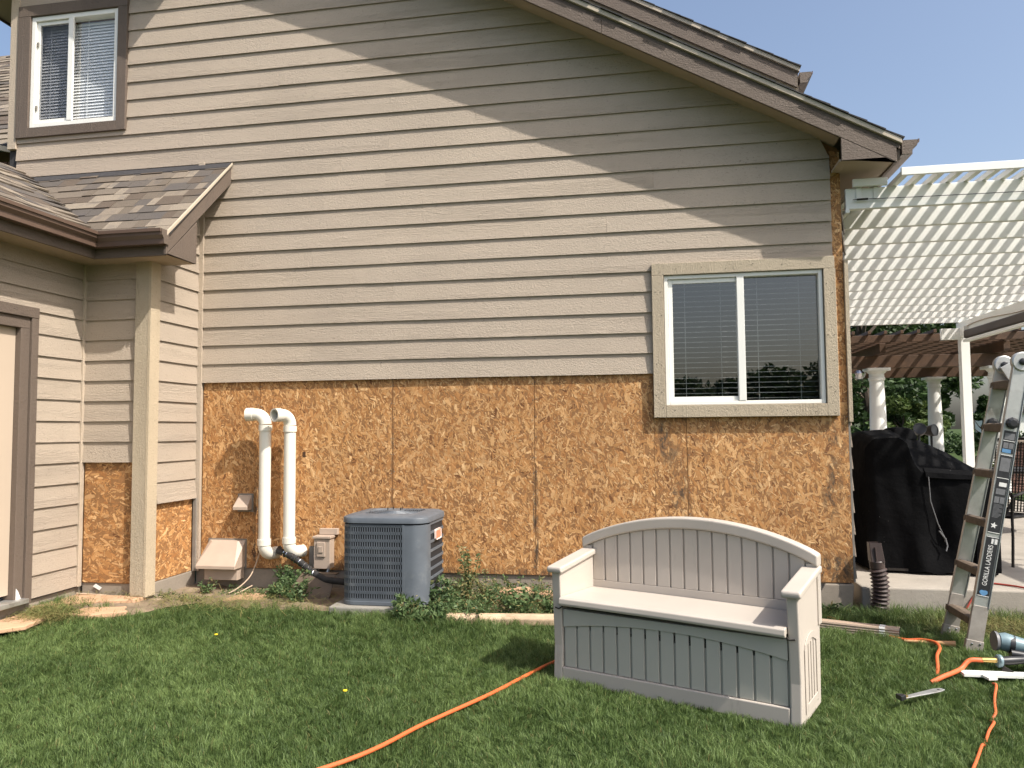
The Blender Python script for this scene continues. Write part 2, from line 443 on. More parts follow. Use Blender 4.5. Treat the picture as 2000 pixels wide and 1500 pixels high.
def thing(name, label, cat, loc=(0, 0, 0), rz=0.0, group=None, parent=None):
    o = bpy.data.objects.new(name, None); o.empty_display_size = 0.1
    o.location = loc; o.rotation_euler = (0, 0, rz)
    C.objects.link(o); o['label'] = label; o['category'] = cat
    if group: o['group'] = group
    return o
def node(name, parent, loc=(0, 0, 0)):
    o = bpy.data.objects.new(name, None); o.empty_display_size = 0.05; o.location = loc
    C.objects.link(o); o.parent = parent; return o
def tag(o, label, cat, group=None):
    o['label'] = label; o['category'] = cat
    if group: o['group'] = group
    return o

def np_mesh(name, verts, tris_quads, mat, attr=None, parent=None, **props):
    """fast mesh from numpy; faces = (n,k) int array"""
    me = bpy.data.meshes.new(name)
    v = np.asarray(verts, np.float32); f = np.asarray(tris_quads, np.int32)
    k = f.shape[1]
    me.vertices.add(len(v)); me.vertices.foreach_set('co', v.ravel())
    me.loops.add(f.size); me.loops.foreach_set('vertex_index', f.ravel())
    me.polygons.add(len(f)); me.polygons.foreach_set('loop_start', np.arange(0, f.size, k, dtype=np.int32))
    me.polygons.foreach_set('loop_total', np.full(len(f), k, np.int32))
    if attr:
        nm, col = attr
        a = me.attributes.new(nm, 'FLOAT_COLOR', 'POINT'); a.data.foreach_set('color', np.asarray(col, np.float32).ravel())
    me.update(); me.validate()
    me.materials.append(mat)
    o = bpy.data.objects.new(name, me)
    return link(o, parent, **props)

def sstep(a, b, x):
    t = np.clip((np.asarray(x, float) - a) / (b - a), 0, 1); return t * t * (3 - 2 * t)
def gz(x, y):
    """ground height"""
    x = np.asarray(x, float); y = np.asarray(y, float)
    h = 0.085 * sstep(0.35, -1.0, x) * sstep(-1.9, -0.7, y)
    h = h + 0.065 * sstep(3.4, 1.6, x) * sstep(-1.5, -0.8, y) * (1 - sstep(0.6, -0.6, x))
    h = h + 0.012 * np.sin(x * 1.7 + 0.6) * np.sin(y * 1.3)
    return h
def G(x, y, dz=0.0): return (x, y, float(gz(x, y)) + dz)

# ------------------------------------------------------------------ ground
def build_ground():
    xs = np.concatenate([[-400, -120, -40, -15, -6], np.linspace(-4, 8, 49), [10, 14, 20, 30, 45, 70, 120, 400]])
    ys = np.concatenate([[-400, -120, -40, -15, -8], np.linspace(-5, 2, 36), [4, 7, 10, 14, 20, 30, 45, 70, 120, 400]])
    X, Y = np.meshgrid(xs, ys); Z = gz(X, Y) * (np.abs(X) < 9) * (np.abs(Y) < 9)
    v = np.stack([X.ravel(), Y.ravel(), Z.ravel()], 1); nx = len(xs)
    i, j = np.meshgrid(np.arange(nx - 1), np.arange(len(ys) - 1)); a = (j * nx + i).ravel()
    np_mesh('ground', v, np.stack([a, a + 1, a + nx + 1, a + nx], 1), m_ground, kind='structure')
build_ground()
# bare bed along the wall
ys_ = lambda x: (-0.62 - 0.10 * math.sin(x * 2.1)) if x > -0.4 else -1.12 + 0.05 * math.sin(x * 3)
bx_ = np.linspace(-1.25, 4.99, 105); BV = []
for x in bx_:
    y0 = ys_(x) if not -0.55 < x < -0.25 else ys_(-0.56) + (ys_(-0.24) - ys_(-0.56)) * (x + .55) / .30
    for k in range(9):
        y = y0 + (0.1 - y0) * k / 8
        BV.append((x, y, float(gz(x, y)) + (.002 if k == 0 else .014) + .006 * math.sin(x * 31 + y * 17) * math.sin(y * 41 + x * 13)))
bed = MB().poly(BV, [(i * 9 + k, (i + 1) * 9 + k, (i + 1) * 9 + k + 1, i * 9 + k + 1) for i in range(len(bx_) - 1) for k in range(8)])
bed.build('soil_bed', m_soil, smooth=True, kind='structure')
# patio slab
slab = MB()
slab.prism([(4.93, 0.02), (9.2, 0.02), (9.2, 10.5), (4.93, 10.5)], lambda u, v, d: (u, v, d), -0.05, 0.20)
slab.build('patio', m_slab, bevel=0.012, kind='structure')

# ------------------------------------------------------------------ HOUSE
house = thing('house', 'tan lap sided house with lower siding stripped to bare strand board', 'house')
EXP = 0.1657
RS = 0.555                                   # main rake slope
def rake(x): return 4.357 - RS * (x - 3.5)   # soffit height at the wall
def small_rake(x): return 5.70 - 0.555 * (x + 0.84) if x > -1.9 else 5.70 - 0.555 * (-1.9 + 0.84) + 0.555 * (x + 1.9)
def top(x): return rake(x) if x > -0.95 else small_rake(x)

# wall core (sheathing behind everything), openings left for the windows
core = MB()
def core_piece(x0, x1, z0, z1=None):
    za, zb = (z1, z1) if z1 is not None else (top(x0) - 0.01, top(x1) - 0.01)
    core.prism([(x0, z0), (x1, z0), (x1, zb), (x0, za)], lambda u, v, d: (u, d, v), 0.020, 0.16)
core_piece(-2.6, -2.39, 3.5); core_piece(-2.39, -1.9, 3.5, 4.31); core_piece(-1.9, -1.452, 3.5, 4.31)
core_piece(-2.39, -1.9, 5.395); core_piece(-1.9, -1.452, 5.395)
core_piece(-1.452, -0.951, 3.5); core_piece(-0.949, 3.5, 0.24); core_piece(3.5, 4.71, 0.24, 1.592); core_piece(3.5, 4.71, 2.637); core_piece(4.71, 4.862, 0.24)
core.build('wall_sheathing', m_osb_base, house)
body = MB()
body.box((-2.6, 7.9, 0), (4.86, 8.0, 3.5)); body.box((4.78, 0.16, 0), (4.86, 7.9, 3.39)); body.box((-2.6, 0.17, 3.4), (-2.5, 8, 5.4))
body.build('rear_wall', m_side_y, house)

def board(name, L0, L1, z, h, fn, mat, parent, lo_thick=0.0, ends=None, seg=0.55):
    """one lap board. fn(along, out, z). ends=(l0_top,l1_top) for raked ends"""
    t0, t1 = ends if ends else (L0, L1)
    n = max(2, int(abs(L1 - L0) / seg) + 1)
    mb = MB(); pts = []
    for i in range(n + 1):
        u = i / n
        ab = L0 + (L1 - L0) * u; at = t0 + (t1 - t0) * u
        j = random.uniform(-0.0012, 0.0012); jz = random.uniform(-0.0009, 0.0009)
        ob = 0.0285 + j + lo_thick
        pts += [fn(ab, ob, z + jz), fn(at, 0.0115, z + h), fn(at, 0.001, z + h), fn(ab, ob - 0.0085, z + jz + 0.001)]
    fc = []
    for i in range(n):
        a, b = i * 4, (i + 1) * 4
        fc += [(a, a + 1, b + 1, b), (a + 1, a + 2, b + 2, b + 1), (a + 2, a + 3, b + 3, b + 2), (a + 3, a, b, b + 3)]
    fc += [(0, 3, 2, 1), (n * 4, n * 4 + 1, n * 4 + 2, n * 4 + 3)]
    mb.poly(pts, fc)
    return mb.build(name, mat, parent)

F_main = lambda a, o, z: (a, -o, z)
def row(z, x0, x1, h=0.193):
    """a course on the main wall, split at butt joints, clipped by the rake"""
    xe_b = min(x1, 3.5 + (4.357 - z) / RS + 0.03); xe_t = min(x1, 3.5 + (4.357 - z - h) / RS + 0.03)
    cuts = [x0]
    x = x0 + random.uniform(0.8, 4.6)
    while x < xe_t - 0.7:
        cuts.append(x); x += 4.88
    cuts.append(xe_b)
    for i in range(len(cuts) - 1):
        last = i == len(cuts) - 2
        a, b = cuts[i] + (0.0004 if i else 0), cuts[i + 1] - (0 if last else 0.0004)
        board('siding_board', a, b, z + random.uniform(-0.0015, 0.0015), h, F_main, m_side_x, house, ends=(a, xe_t if last else b))
for k in range(0, 29):
    z = 1.85 + EXP * k
    if k <= 4: row(z, -0.546, 3.405)
    elif k == 5: row(z, -0.546, 4.79)
    elif k < 12: row(z, -0.546, 4.79)
    elif k < 15: row(z, -2.525, 4.79)
    elif k < 22: row(z, -1.357, 4.79)
    elif k < 26: row(z, -2.525, 4.79)

# ---- strand board panels with real strands
PAL = np.array([srgb(198, 154, 102), srgb(186, 140, 88), srgb(176, 127, 76), srgb(166, 117, 68), srgb(212, 172, 120), srgb(152, 104, 60), srgb(188, 146, 98), srgb(112, 74, 44)])
PW = np.array([.17, .22, .22, .16, .05, .07, .09, .02])
def osb_panel(u0, u1, z0, z1, fn, density=4300, vert=True, hole=None):
    mb = MB(); mb.prism([(u0, z0), (u1, z0), (u1, z1), (u0, z1)], lambda u, v, d: fn(u, d, v), -0.012, 0.0)
    base = mb.build('strand_board', m_osb_base, house)
    A = (u1 - u0) * (z1 - z0); n = int(A * density)
    cu = rng.uniform(u0, u1, n); cz = rng.uniform(z0, z1, n)
    L = np.clip(rng.lognormal(math.log(0.030), 0.62, n), 0.008, 0.115); W = L * rng.uniform(0.08, 0.38, n) + 0.002
    th = rng.normal(math.pi / 2 + 0.35 if vert else 0.0, 0.75, n)
    layer = rng.uniform(0.0002, 0.0016, n) - 0.0008 * (L / 0.13)
    layer = np.clip(layer, 0.00015, 0.002)
    ca, sa = np.cos(th), np.sin(th)
    # hexagon with ragged ends
    lu = np.stack([-1 + rng.uniform(0, .25, n), rng.uniform(-.5, .2, n), 1 - rng.uniform(0, .3, n), 1 - rng.uniform(0, .3, n), rng.uniform(-.2, .5, n), -1 + rng.uniform(0, .25, n)], 1) * L[:, None] / 2
    lw = np.stack([-rng.uniform(.2, .9, n), -np.ones(n), -rng.uniform(.2, .9, n), rng.uniform(.2, .9, n), np.ones(n), rng.uniform(.2, .9, n)], 1) * W[:, None] / 2
    U = cu[:, None] + lu * ca[:, None] - lw * sa[:, None]; Zz = cz[:, None] + lu * sa[:, None] + lw * ca[:, None]
    U = np.clip(U, u0, u1); Zz = np.clip(Zz, z0, z1)
    tilt = rng.normal(0, 0.0006, (n, 1)) * (lw / W[:, None])
    D = np.repeat(layer[:, None], 6, 1) + tilt
    P = np.array(fn(0, 0, 0)); eu = np.array(fn(1, 0, 0)) - P; ed = np.array(fn(0, 1, 0)) - P; ez = np.array([0, 0, 1.0])
    V = P + U[..., None] * eu + D[..., None] * ed + Zz[..., None] * ez
    col = PAL[rng.choice(len(PAL), n, p=PW / PW.sum())] * rng.uniform(0.86, 1.12, (n, 1))
    col = col * np.array([1.09, 1.13, 1.27])
    colv = np.concatenate([np.repeat(col[:, None, :], 6, 1), np.ones((n, 6, 1))], 2)
    idx = np.arange(n * 6).reshape(n, 6)
    np_mesh('wood_strands', V.reshape(-1, 3), idx, m_osb, ('strand', colv.reshape(-1, 4)), base, kind='stuff')
g = 0.0018
for a, b, zt in ((-0.545, 0.0, 1.86), (0.0, 1.2192, 1.86), (1.2192, 2.4384, 1.86), (2.4384, 3.405, 1.86)):
    osb_panel(a + g, b - g, 0.232, zt, F_main)
osb_panel(3.405, 3.6576 - g, 0.232, 1.60, F_main)
osb_panel(3.6576 + g, 4.868, 0.232, 1.60, F_main)
osb_panel(4.79, 4.868, 1.602, 2.62, F_main, 4300)
osb_panel(4.79, 4.868, 2.623, 3.57, F_main, 4300)
F_front = lambda a, o, z: (a, -0.65 - o, z)
F_return = lambda a, o, z: (-0.611 + o, a, z)
F_left = lambda a, o, z: (-1.234 + o, a, z)
osb_panel(-1.19, -0.71, 0.205, 1.20, F_front, 2600, False)
osb_panel(-0.59, -0.05, 0.205, 0.87, F_return, 2600, False)
# nail heads & patch on the boards
nl = MB()
for x in (0.012, 1.231, 2.45, 3.669, 1.207, 2.426, -0.012, 4.855):
    for k in range(11):
        nl.lathe([(0.004, 0), (0.004, 0.003)], (x + random.uniform(-.004, .004), 0, 0.30 + k * 0.15 + random.uniform(-.02, .02)), (0, -1, 0), 6)
nl.build('nail_head', m_grey, house, kind='stuff')
MB().box((0.405, -0.003, 1.19), (0.432, 0, 1.235)).build('knot', m_cedar, house)

# ---- foundation
fd = MB()
fd.box((-0.60, 0.015, -0.2), (4.80, 0.18, 0.228))
fd.build('foundation', m_conc, house, bevel=0.004)
MB().box((-1.20, -0.64, -0.2), (-0.63, -0.5, 0.20)).build('foundation', m_conc, house, bevel=0.004)
MB().box((-0.80, -0.645, -0.2), (-0.605, 0.01, 0.20)).build('foundation', m_conc, house, bevel=0.006)
MB().box((-1.5, -4.0, -0.2), (-1.238, -0.5, 0.165)).build('foundation', m_conc, house, bevel=0.006)
MB().prism([(4.62, -0.1), (4.84, -0.1), (4.87, 0.222), (4.66, 0.222), (4.60, 0.12)], lambda u, v, d: (u, d, v), -0.012, 0.2).build('foundation', m_conc, house, bevel=0.01)
# grade line of bare sill below the strand board
MB().box((-0.545, 0.0, 0.2285), (4.85, 0.02, 0.2315)).build('sill_plate', m_cedar, house)

# ---- inside corner and left wing walls
MB().box((-0.610, -0.034, 0.20), (-0.548, -0.001, 3.85)).build('inside_corner_trim', m_trim, house, bevel=0.002)
wing = MB()
wing.box((-0.80, -0.64, 0.2), (-0.623, 0.0, 2.80))
wing.prism([(-0.64, 2.801), (0.0, 2.801), (0.0, 3.80), (-0.0, 3.80), (-0.64, 3.15)], lambda u, v, d: (d, u, v), -0.80, -0.623)
wing.box((-1.30, -0.638, 0.2), (-0.81, -0.60, 2.83))
wing.box((-1.40, -1.17, 0.18), (-1.248, -0.64, 2.9))
wing.box((-1.40, -4.0, 2.36), (-1.248, -1.17, 2.9))
wing.build('wing_wall', m_osb_base, house)
for i in range(10):
    z = 1.174 + 0.1663 * i
    board('siding_board', -1.200, -0.715, z, 0.193, F_front, m_side_x, house)
for i in range(18):
    z = 0.84 + 0.1663 * i
    y0 = -0.585 if z < 2.75 else max(-0.585, (z + 0.19 - 2.97) / 0.967 - 0.90)
    if y0 < -0.1:
        tl = 0.012 if i == 0 else 0.0
        board('siding_board', y0, -0.035, z - (0.006 if i == 0 else 0), 0.193, F_return, m_side_y, house, lo_thick=tl)
for i in range(17):
    z = 0.18 + 0.1663 * i
    y1 = -0.675
    if z < 2.25: board('siding_board', -1.158, y1, z, 0.193, F_left, m_side_y, house)
    else: board('siding_board', -3.9, y1, z, 0.193, F_left, m_side_y, house)
MB().box((-1.233, -0.695, 0.175), (-1.196, -0.6525, 2.82)).build('inside_corner_trim', m_trim, house, bevel=0.002)
post = MB(); post.box((-0.722, -0.705, 0.118), (-0.604, -0.678, 2.81))
post.build('corner_board', m_wtrim, house, bevel=0.002)
MB().box((-0.6035, -0.7075, 0.11), (-0.580, -0.585, 2.805)).build('corner_board', mat_siding('pale_corner_paint', (0.46, 0.375, 0.265), 'z', 0.2), house, bevel=0.002)
MB().box((-0.60, -0.05, 0.20), (-0.572, -0.0345, 0.84)).build('furring_strip', m_grey, house)

sn = MB()
for k in range(26):
    for x in np.arange(-0.45, 4.7, 0.4064):
        z = 1.85 + EXP * k + random.choice((.016, .02, .145)); xx = x + random.uniform(-.06, .06)
        if z < rake(xx) - .1 and random.random() < .55 and not (3.4 < xx and z < 2.74) and not (xx < -1.3 and z > 4.2):
            sn.lathe([(.0032, 0), (.0032, .002)], (xx, -.0135 if z % 1 > 2 else -.0215, z), (0, -1, 0), 6)
sn.build('nail_head', m_shdark, house, kind='stuff')
cn = MB()
for z in np.arange(1.53, 2.7, .19):
    for x0_ in (3.43, 3.475, 4.735, 4.775):
        if random.random() < .8: cn.lathe([(.0035, 0), (.0035, .0015)], (x0_ + random.uniform(-.005, .005), -.0535, z + random.uniform(-.05, .05)), (0, -1, 0), 6)
for x in np.arange(3.6, 4.7, .2):
    for z in (1.545, 2.685): cn.lathe([(.0035, 0), (.0035, .0015)], (x + random.uniform(-.05, .05), -.0535, z + random.uniform(-.02, .02)), (0, -1, 0), 6)
cn.build('nail_head', m_shdark, house, kind='stuff')

# ---- door in the left wing
door = node('door', house)
MB().box((-1.234 - 0.075, -2.25, 0.235), (-1.234 - 0.03, -1.31, 2.2)).build('door_leaf', m_door, door, bevel=0.003)
cs = MB(); cs.box((-1.234, -1.225, 0.15), (-1.234 + 0.034, -1.16, 2.365)); cs.build('casing', m_brownz, door, bevel=0.004)
MB().box((-1.31, -1.31, 0.2), (-1.218, -1.227, 2.29)).build('jamb', m_brownz, door, bevel=0.004)
MB().box((-1.234, -2.4, 2.285), (-1.234 + 0.038, -1.162, 2.366)).build('head_casing', m_brown, door, bevel=0.004)
MB().box((-1.33, -2.4, 2.20), (-1.216, -1.228, 2.284)).build('head_jamb', m_brown, door, bevel=0.004)
MB().box((-1.34, -2.4, 0.165), (-1.16, -1.225, 0.20)).build('threshold', m_alu, door, bevel=0.005)
MB().prism([(-1.29, 0.2), (-1.245, 0.2), (-1.27, 0.255), (-1.29, 0.28)], lambda u, v, d: (d, u, v), -1.2175, -1.2155).build('peeling_paint', m_paper, door)
MB().box((-1.40, -2.4, 0.2), (-1.36, -1.2, 2.3)).build('door_backing', m_dark, door)

# ---- windows
def slider(name, x0, x1, z0, z1, y, fr, split, screen_left=False, slat_gap=0.052, closed=0.0, cords=(0.2, 0.78), glass=None):
    w = node(name, house)
    fm = MB()
    fm.box((x0, y, z0), (x0 + fr, y + 0.09, z1)); fm.box((x1 - fr, y, z0), (x1, y + 0.09, z1))
    fm.box((x0 + fr, y, z0), (x1 - fr, y + 0.09, z0 + fr)); fm.box((x0 + fr, y, z1 - fr), (x1 - fr, y + 0.09, z1))
    fm.build('frame', m_white, w, bevel=0.004)
    xm = x0 + (x1 - x0) * split
    # sliding sash on the left, set a little deeper; fixed pane on the right
    s = MB(); t = 0.034; a0, a1, b0, b1 = x0 + fr + 0.002, xm + 0.02, z0 + fr + 0.002, z1 - fr - 0.002
    ys = y + 0.018
    s.box((a0, ys, b0), (a0 + t, ys + 0.03, b1)); s.box((a1 - t, ys, b0), (a1, ys + 0.03, b1))
    s.box((a0 + t, ys, b0), (a1 - t, ys + 0.03, b0 + t)); s.box((a0 + t, ys, b1 - t), (a1 - t, ys + 0.03, b1))
    s.build('sash', m_white, w, bevel=0.003)
    MB().box((xm - 0.01, y - 0.003, z0 + fr), (xm + 0.045, y + 0.016, z1 - fr)).build('meeting_rail', m_white, w, bevel=0.003)
    p1 = MB().box((a0 + t, ys + 0.012, b0 + t), (a1 - t, ys + 0.015, b1 - t)).build('pane', glass or m_glass, w)
    p2 = MB().box((xm + 0.045, y + 0.05, z0 + fr), (x1 - fr, y + 0.053, z1 - fr)).build('pane', glass or m_glass, w)
    if screen_left:
        MB().box((a0 + t, ys + 0.004, b0 + t), (a1 - t, ys + 0.005, b1 - t)).build('insect_screen', m_screen, w)
        MB().box((a0 + 0.006, ys - 0.012, b0 + 0.13), (a0 + 0.022, ys - 0.0005, b0 + 0.17)).build('latch', m_grey, w)
        MB().box((a0 + 0.006, ys - 0.012, b1 - 0.24), (a0 + 0.022, ys - 0.0005, b1 - 0.20)).build('latch', m_grey, w)
    yb = y + (0.14 if closed == 0 else 0.095)
    z = z0 + 0.055; nslat = 0
    me = None
    while z < z1 - 0.05:
        sl = MB()
        dz = 0.024 * math.sin(closed); dy = 0.024 * math.cos(closed)
        xa, xb2 = x0 + 0.03, x1 - 0.03
        sl.poly([(xa, yb - dy, -dz), (xb2, yb - dy, -dz), (xb2, yb, 0.0025), (xa, yb, 0.0025), (xb2, yb + dy, dz), (xa, yb + dy, dz)], [(0, 1, 2, 3), (3, 2, 4, 5)])
        sl.poly([(xa, yb - dy, -dz - 0.002), (xb2, yb - dy, -dz - 0.002), (xb2, yb + dy, dz - 0.002), (xa, yb + dy, dz - 0.002)], [(0, 1, 2, 3)])
        sl.poly([(xa, yb - dy, -dz - 0.002), (xb2, yb - dy, -dz - 0.002), (xb2, yb - dy, -dz), (xa, yb - dy, -dz)], [(0, 1, 2, 3)])
        if me is None:
            o = sl.build('blind_slat', m_blind, w); me = o.data
        else:
            o = link(bpy.data.objects.new('blind_slat', me), w)
        o.location = (0, 0, z + random.uniform(-.001, .001)); z += slat_gap; nslat += 1
    for half in ((a0 + t, a1 - t), (xm + 0.045, x1 - fr)):
        for c in cords:
            xc = half[0] + (half[1] - half[0]) * c
            MB().box((xc - 0.002, yb - 0.03, z0 + 0.04), (xc + 0.002, yb - 0.028, z1 - 0.03)).build('blind_cord', m_cord, w)
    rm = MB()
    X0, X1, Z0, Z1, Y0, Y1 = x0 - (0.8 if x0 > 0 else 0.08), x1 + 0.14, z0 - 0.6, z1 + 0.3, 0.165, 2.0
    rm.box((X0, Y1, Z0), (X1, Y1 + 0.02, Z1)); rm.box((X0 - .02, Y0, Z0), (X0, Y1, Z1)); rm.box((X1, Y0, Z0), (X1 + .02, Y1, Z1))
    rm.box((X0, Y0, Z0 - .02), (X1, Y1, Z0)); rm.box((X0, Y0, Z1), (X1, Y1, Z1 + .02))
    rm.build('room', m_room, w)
    return w
w1 = slider('window', 3.502, 4.707, 1.594, 2.633, -0.030, 0.030, 0.475, cords=(0.2, 0.77), slat_gap=0.0415)
ca = MB(); yo = -0.052
for a, b in (((3.406, 2.6355), (4.795, 2.731)), ((3.406, 1.497), (3.4985, 2.6345)), ((3.4995, 1.497), (4.711, 1.5925)), ((4.712, 1.497), (4.800, 2.6345))):
    MB().box((a[0], yo + random.uniform(-.001, .001), a[1]), (b[0], 0.0, b[1])).build('casing', m_wtrim, w1, bevel=0.003)
w2 = slider('window', -2.386, -1.455, 4.31, 5.395, -0.030, 0.045, 0.44, True, slat_gap=0.030, closed=1.05, cords=(0.25,), glass=m_glass_clear)
for a, b in (((-2.522, 5.398), (-1.355, 5.505)), ((-2.522, 4.215), (-2.3885, 5.397)), ((-2.3875, 4.215), (-1.453, 4.3075)), ((-1.452, 4.215), (-1.355, 5.397))):
    MB().box((a[0], -0.050, a[1]), (b[0], 0.0, b[1])).build('casing', m_brownz, w2, bevel=0.003)
MB().box((-2.615, -0.036, 4.12), (-2.524, 0.02, 5.62)).build('corner_board', m_trim, house, bevel=0.002)

# ---- main roof
roof = node('roof', house)
def rf(x, off=0.0): return 4.235 - RS * (x - 3.6) + off
fn_xz = lambda u, v, d: (u, d, v)
XE = 5.222
def strip(name, x0, x1, o0, o1, y0, y1, mat, bevel=0.002, parent=roof):
    mb = MB(); n = 14
    for i in range(1):
        mb.prism([(x0, rf(x0, o0)), (x1, rf(x1, o0)), (x1, rf(x1, o1)), (x0, rf(x0, o1))], fn_xz, y0, y1)
    return mb.build(name, mat, parent, bevel=bevel)
strip('rake_fascia', -0.95, 3.05, 0.0, 0.112, -0.312, -0.287, m_brown)
strip('rake_fascia', 3.053, XE - 0.03, 0.0, 0.112, -0.312, -0.287, m_brown)
strip('rake_fascia', -0.95, XE, 0.1125, 0.150, -0.302, -0.28, m_brown)
strip('drip_edge', -0.95, XE + 0.008, 0.151, 0.192, -0.326, -0.28, m_drip, 0.003)
# soffit under the rake and the roof deck
sf = MB(); sf.prism([(-0.95, rf(-0.95, 0.055)), (4.83, rf(4.83, 0.055)), (4.83, rf(4.83, 0.075)), (-0.95, rf(-0.95, 0.075))], fn_xz, -0.286, 0.02)
sf.build('rake_soffit', m_soffit, roof)
strip('roof_deck', -0.95, XE, 0.152, 0.190, -0.279, 7.5, m_soffit)
# shingle courses: each butts down-slope over the one below
L = 5.6; c_ = 0.145
sl = math.hypot(1, RS); ux, uz = 1 / sl, -RS / sl; nx_, nz_ = RS / sl, 1 / sl
x = XE + 0.02
k = 0
while x > -0.95:
    zb = rf(x, 0.193); xt = x - 0.19 * ux
    th = 0.011 + random.uniform(-.002, .004)
    yj = -0.338 + random.uniform(-.008, .008)
    pts = [(x, zb), (x + nx_ * th, zb + nz_ * th), (xt + nx_ * .004, rf(xt, 0.193) + nz_ * .004), (xt, rf(xt, 0.193))]
    MB().prism(pts, fn_xz, yj, 7.5).build('shingle_course', m_shdark, roof)
    x -= c_ * ux; k += 1
# boxed eave return, eave soffit, fascia and gutter
MB().prism([(4.812, 3.388), (5.192, 3.388), (5.192, rf(5.192, -0.002)), (4.812, rf(4.812, -0.002))], fn_xz, -0.3105, -0.287).build('eave_return', m_brown, roof, bevel=0.002)
MB().box((4.86, -0.286, 3.388), (5.20, 7.5, 3.405)).build('eave_soffit', m_soffit, roof)
MB().box((4.80, -0.286, 3.388), (4.859, -0.02, 3.405)).build('eave_soffit', m_soffit, roof)
MB().box((5.201, -0.286, 3.375), (5.224, 7.5, 3.51)).build('eave_fascia', m_brown, roof)
def gutter_profile(): return [(0, 0.0), (0, 0.11), (0.008, 0.11), (0.008, 0.010), (0.062, 0.010), (0.066, 0.045), (0.098, 0.07), (0.100, 0.10), (0.112, 0.10), (0.114, 0.112), (0.124, 0.112), (0.122, 0.088), (0.108, 0.086), (0.106, 0.064), (0.074, 0.038), (0.072, 0.0)]
gp = gutter_profile()
MB().prism([(5.232 + o, 3.405 + h) for o, h in gp], fn_xz, -0.30, 7.5).build('gutter', m_gutter, roof, smooth=False)
MB().prism([(5.233, 3.407), (5.30, 3.407), (5.306, 3.445), (5.334, 3.47), (5.338, 3.512), (5.233, 3.512)], fn_xz, -0.303, -0.298).build('gutter_end_cap', m_brown, roof)
# upper roof set back behind the main one
up_r = node('upper_roof', house)
def ur(x, off=0.0): return 4.735 - RS * (x - 4.87) + off
def ustrip(name, x0, x1, o0, o1, y0, y1, mat):
    return MB().prism([(x0, ur(x0, o0)), (x1, ur(x1, o0)), (x1, ur(x1, o1)), (x0, ur(x0, o1))], fn_xz, y0, y1).build(name, mat, up_r, bevel=0.002)
ustrip('rake_fascia', 1.0, 4.86, 0.0, 0.13, 1.48, 1.50, m_brown)
ustrip('rake_fascia', 1.0, 4.87, 0.131, 0.165, 1.49, 1.51, m_brown)
ustrip('drip_edge', 1.0, 4.88, 0.166, 0.21, 1.465, 1.51, m_drip)
ustrip('roof_deck', 1.0, 4.87, -0.05, 0.205, 1.511, 6.5, m_soffit)
x = 4.89
while x > 1.0:
    xt = x - 0.19 * ux; th = 0.011 + random.uniform(-.002, .004)
    MB().prism([(x, ur(x, .211)), (x + nx_ * th, ur(x, .211) + nz_ * th), (xt + nx_ * .004, ur(xt, .211) + nz_ * .004), (xt, ur(xt, .211))], fn_xz, 1.452 + random.uniform(-.008, .008), 6.5).build('shingle_course', m_shdark, up_r)
    x -= c_ * ux
MB().prism([(4.882 + o, 4.78 + h) for o, h in gp], fn_xz, 1.48, 6.5).build('gutter', m_gutter, up_r)
MB().prism([(4.883, 4.782), (4.95, 4.782), (4.956, 4.82), (4.984, 4.845), (4.988, 4.887), (4.883, 4.887)], fn_xz, 1.474, 1.479).build('gutter_end_cap', m_brown, up_r)
MB().box((0.9, 1.6, 3.4), (4.5, 6.4, 4.6)).build('upper_wall', m_side_y, up_r)
rvx = 4.74
MB().box((4.60, 0.95, 3.7), (4.80, 1.15, 4.215)).build('roof_vent', m_drip, roof, bevel=0.01)
MB().box((4.58, 0.93, 4.216), (4.82, 1.17, 4.245)).build('roof_vent_cap', m_drip, roof, bevel=0.006)

# ---- small cross gable above the upper window (mostly above the frame) and its left eave
gab = node('gable_roof', house)
def sr(x): return small_rake(x) - 0.06
for nm, o0, o1, y0, y1, mt in (('rake_fascia', 0, .15, -0.345, -0.32, m_brown), ('roof_deck', 0.06, 0.19, -0.319, 3.0, m_soffit), ('shingle_course', 0.191, 0.215, -0.37, 3.0, m_shdark)):
    MB().prism([(-1.9, sr(-1.9) + o0), (-0.80, sr(-0.80) + o0), (-0.80, sr(-0.80) + o1), (-1.9, sr(-1.9) + o1)], fn_xz, y0, y1).build(nm, mt, gab)
    MB().prism([(-3.0, sr(-3.0) + o0), (-1.902, sr(-1.902) + o0), (-1.902, sr(-1.902) + o1), (-3.0, sr(-3.0) + o1)], fn_xz, y0, y1).build(nm, mt, gab)
MB().box((-3.02, -0.318, sr(-3) + 0.0), (-2.60, 3.0, sr(-3) + 0.02)).build('eave_soffit', m_soffit, gab)
MB().box((-3.04, -0.318, sr(-3) - 0.02), (-3.0205, 3.0, sr(-3) + 0.2)).build('eave_fascia', m_brown, gab)

# ---- lower roof over the wing: two slopes with a valley, every shingle its own piece
lr = node('wing_roof', house)
EY, EX, EZ = -0.92, -0.93, 2.965
SF = (3.845 - EZ) / -EY                      # steep front slope
SL = 0.592                                   # side slope
RX = -0.285                                  # rake edge
def zfront(y): return EZ + SF * (y - EY)
def zleft(x): return EZ + SL * (EX - x)
def valley_x(y): return EX - (y - EY) * SF / SL
deck = MB()
deck.poly([(EX, EY, EZ - .012), (RX + .01, EY, EZ - .012), (RX + .01, 0.0, zfront(0) - .012), (valley_x(0), 0, zfront(0) - .012)], [(0, 1, 2, 3)])
deck.poly([(EX, EY, EZ - .014), (valley_x(0), 0, zfront(0) - .014), (-2.47, 0, zleft(-2.47) - .014), (-2.47, -4.5, zleft(-2.47) - .014), (EX, -4.5, EZ - .014)], [(0, 1, 2, 3, 4)])
deck.build('roof_deck', m_shdark, lr)
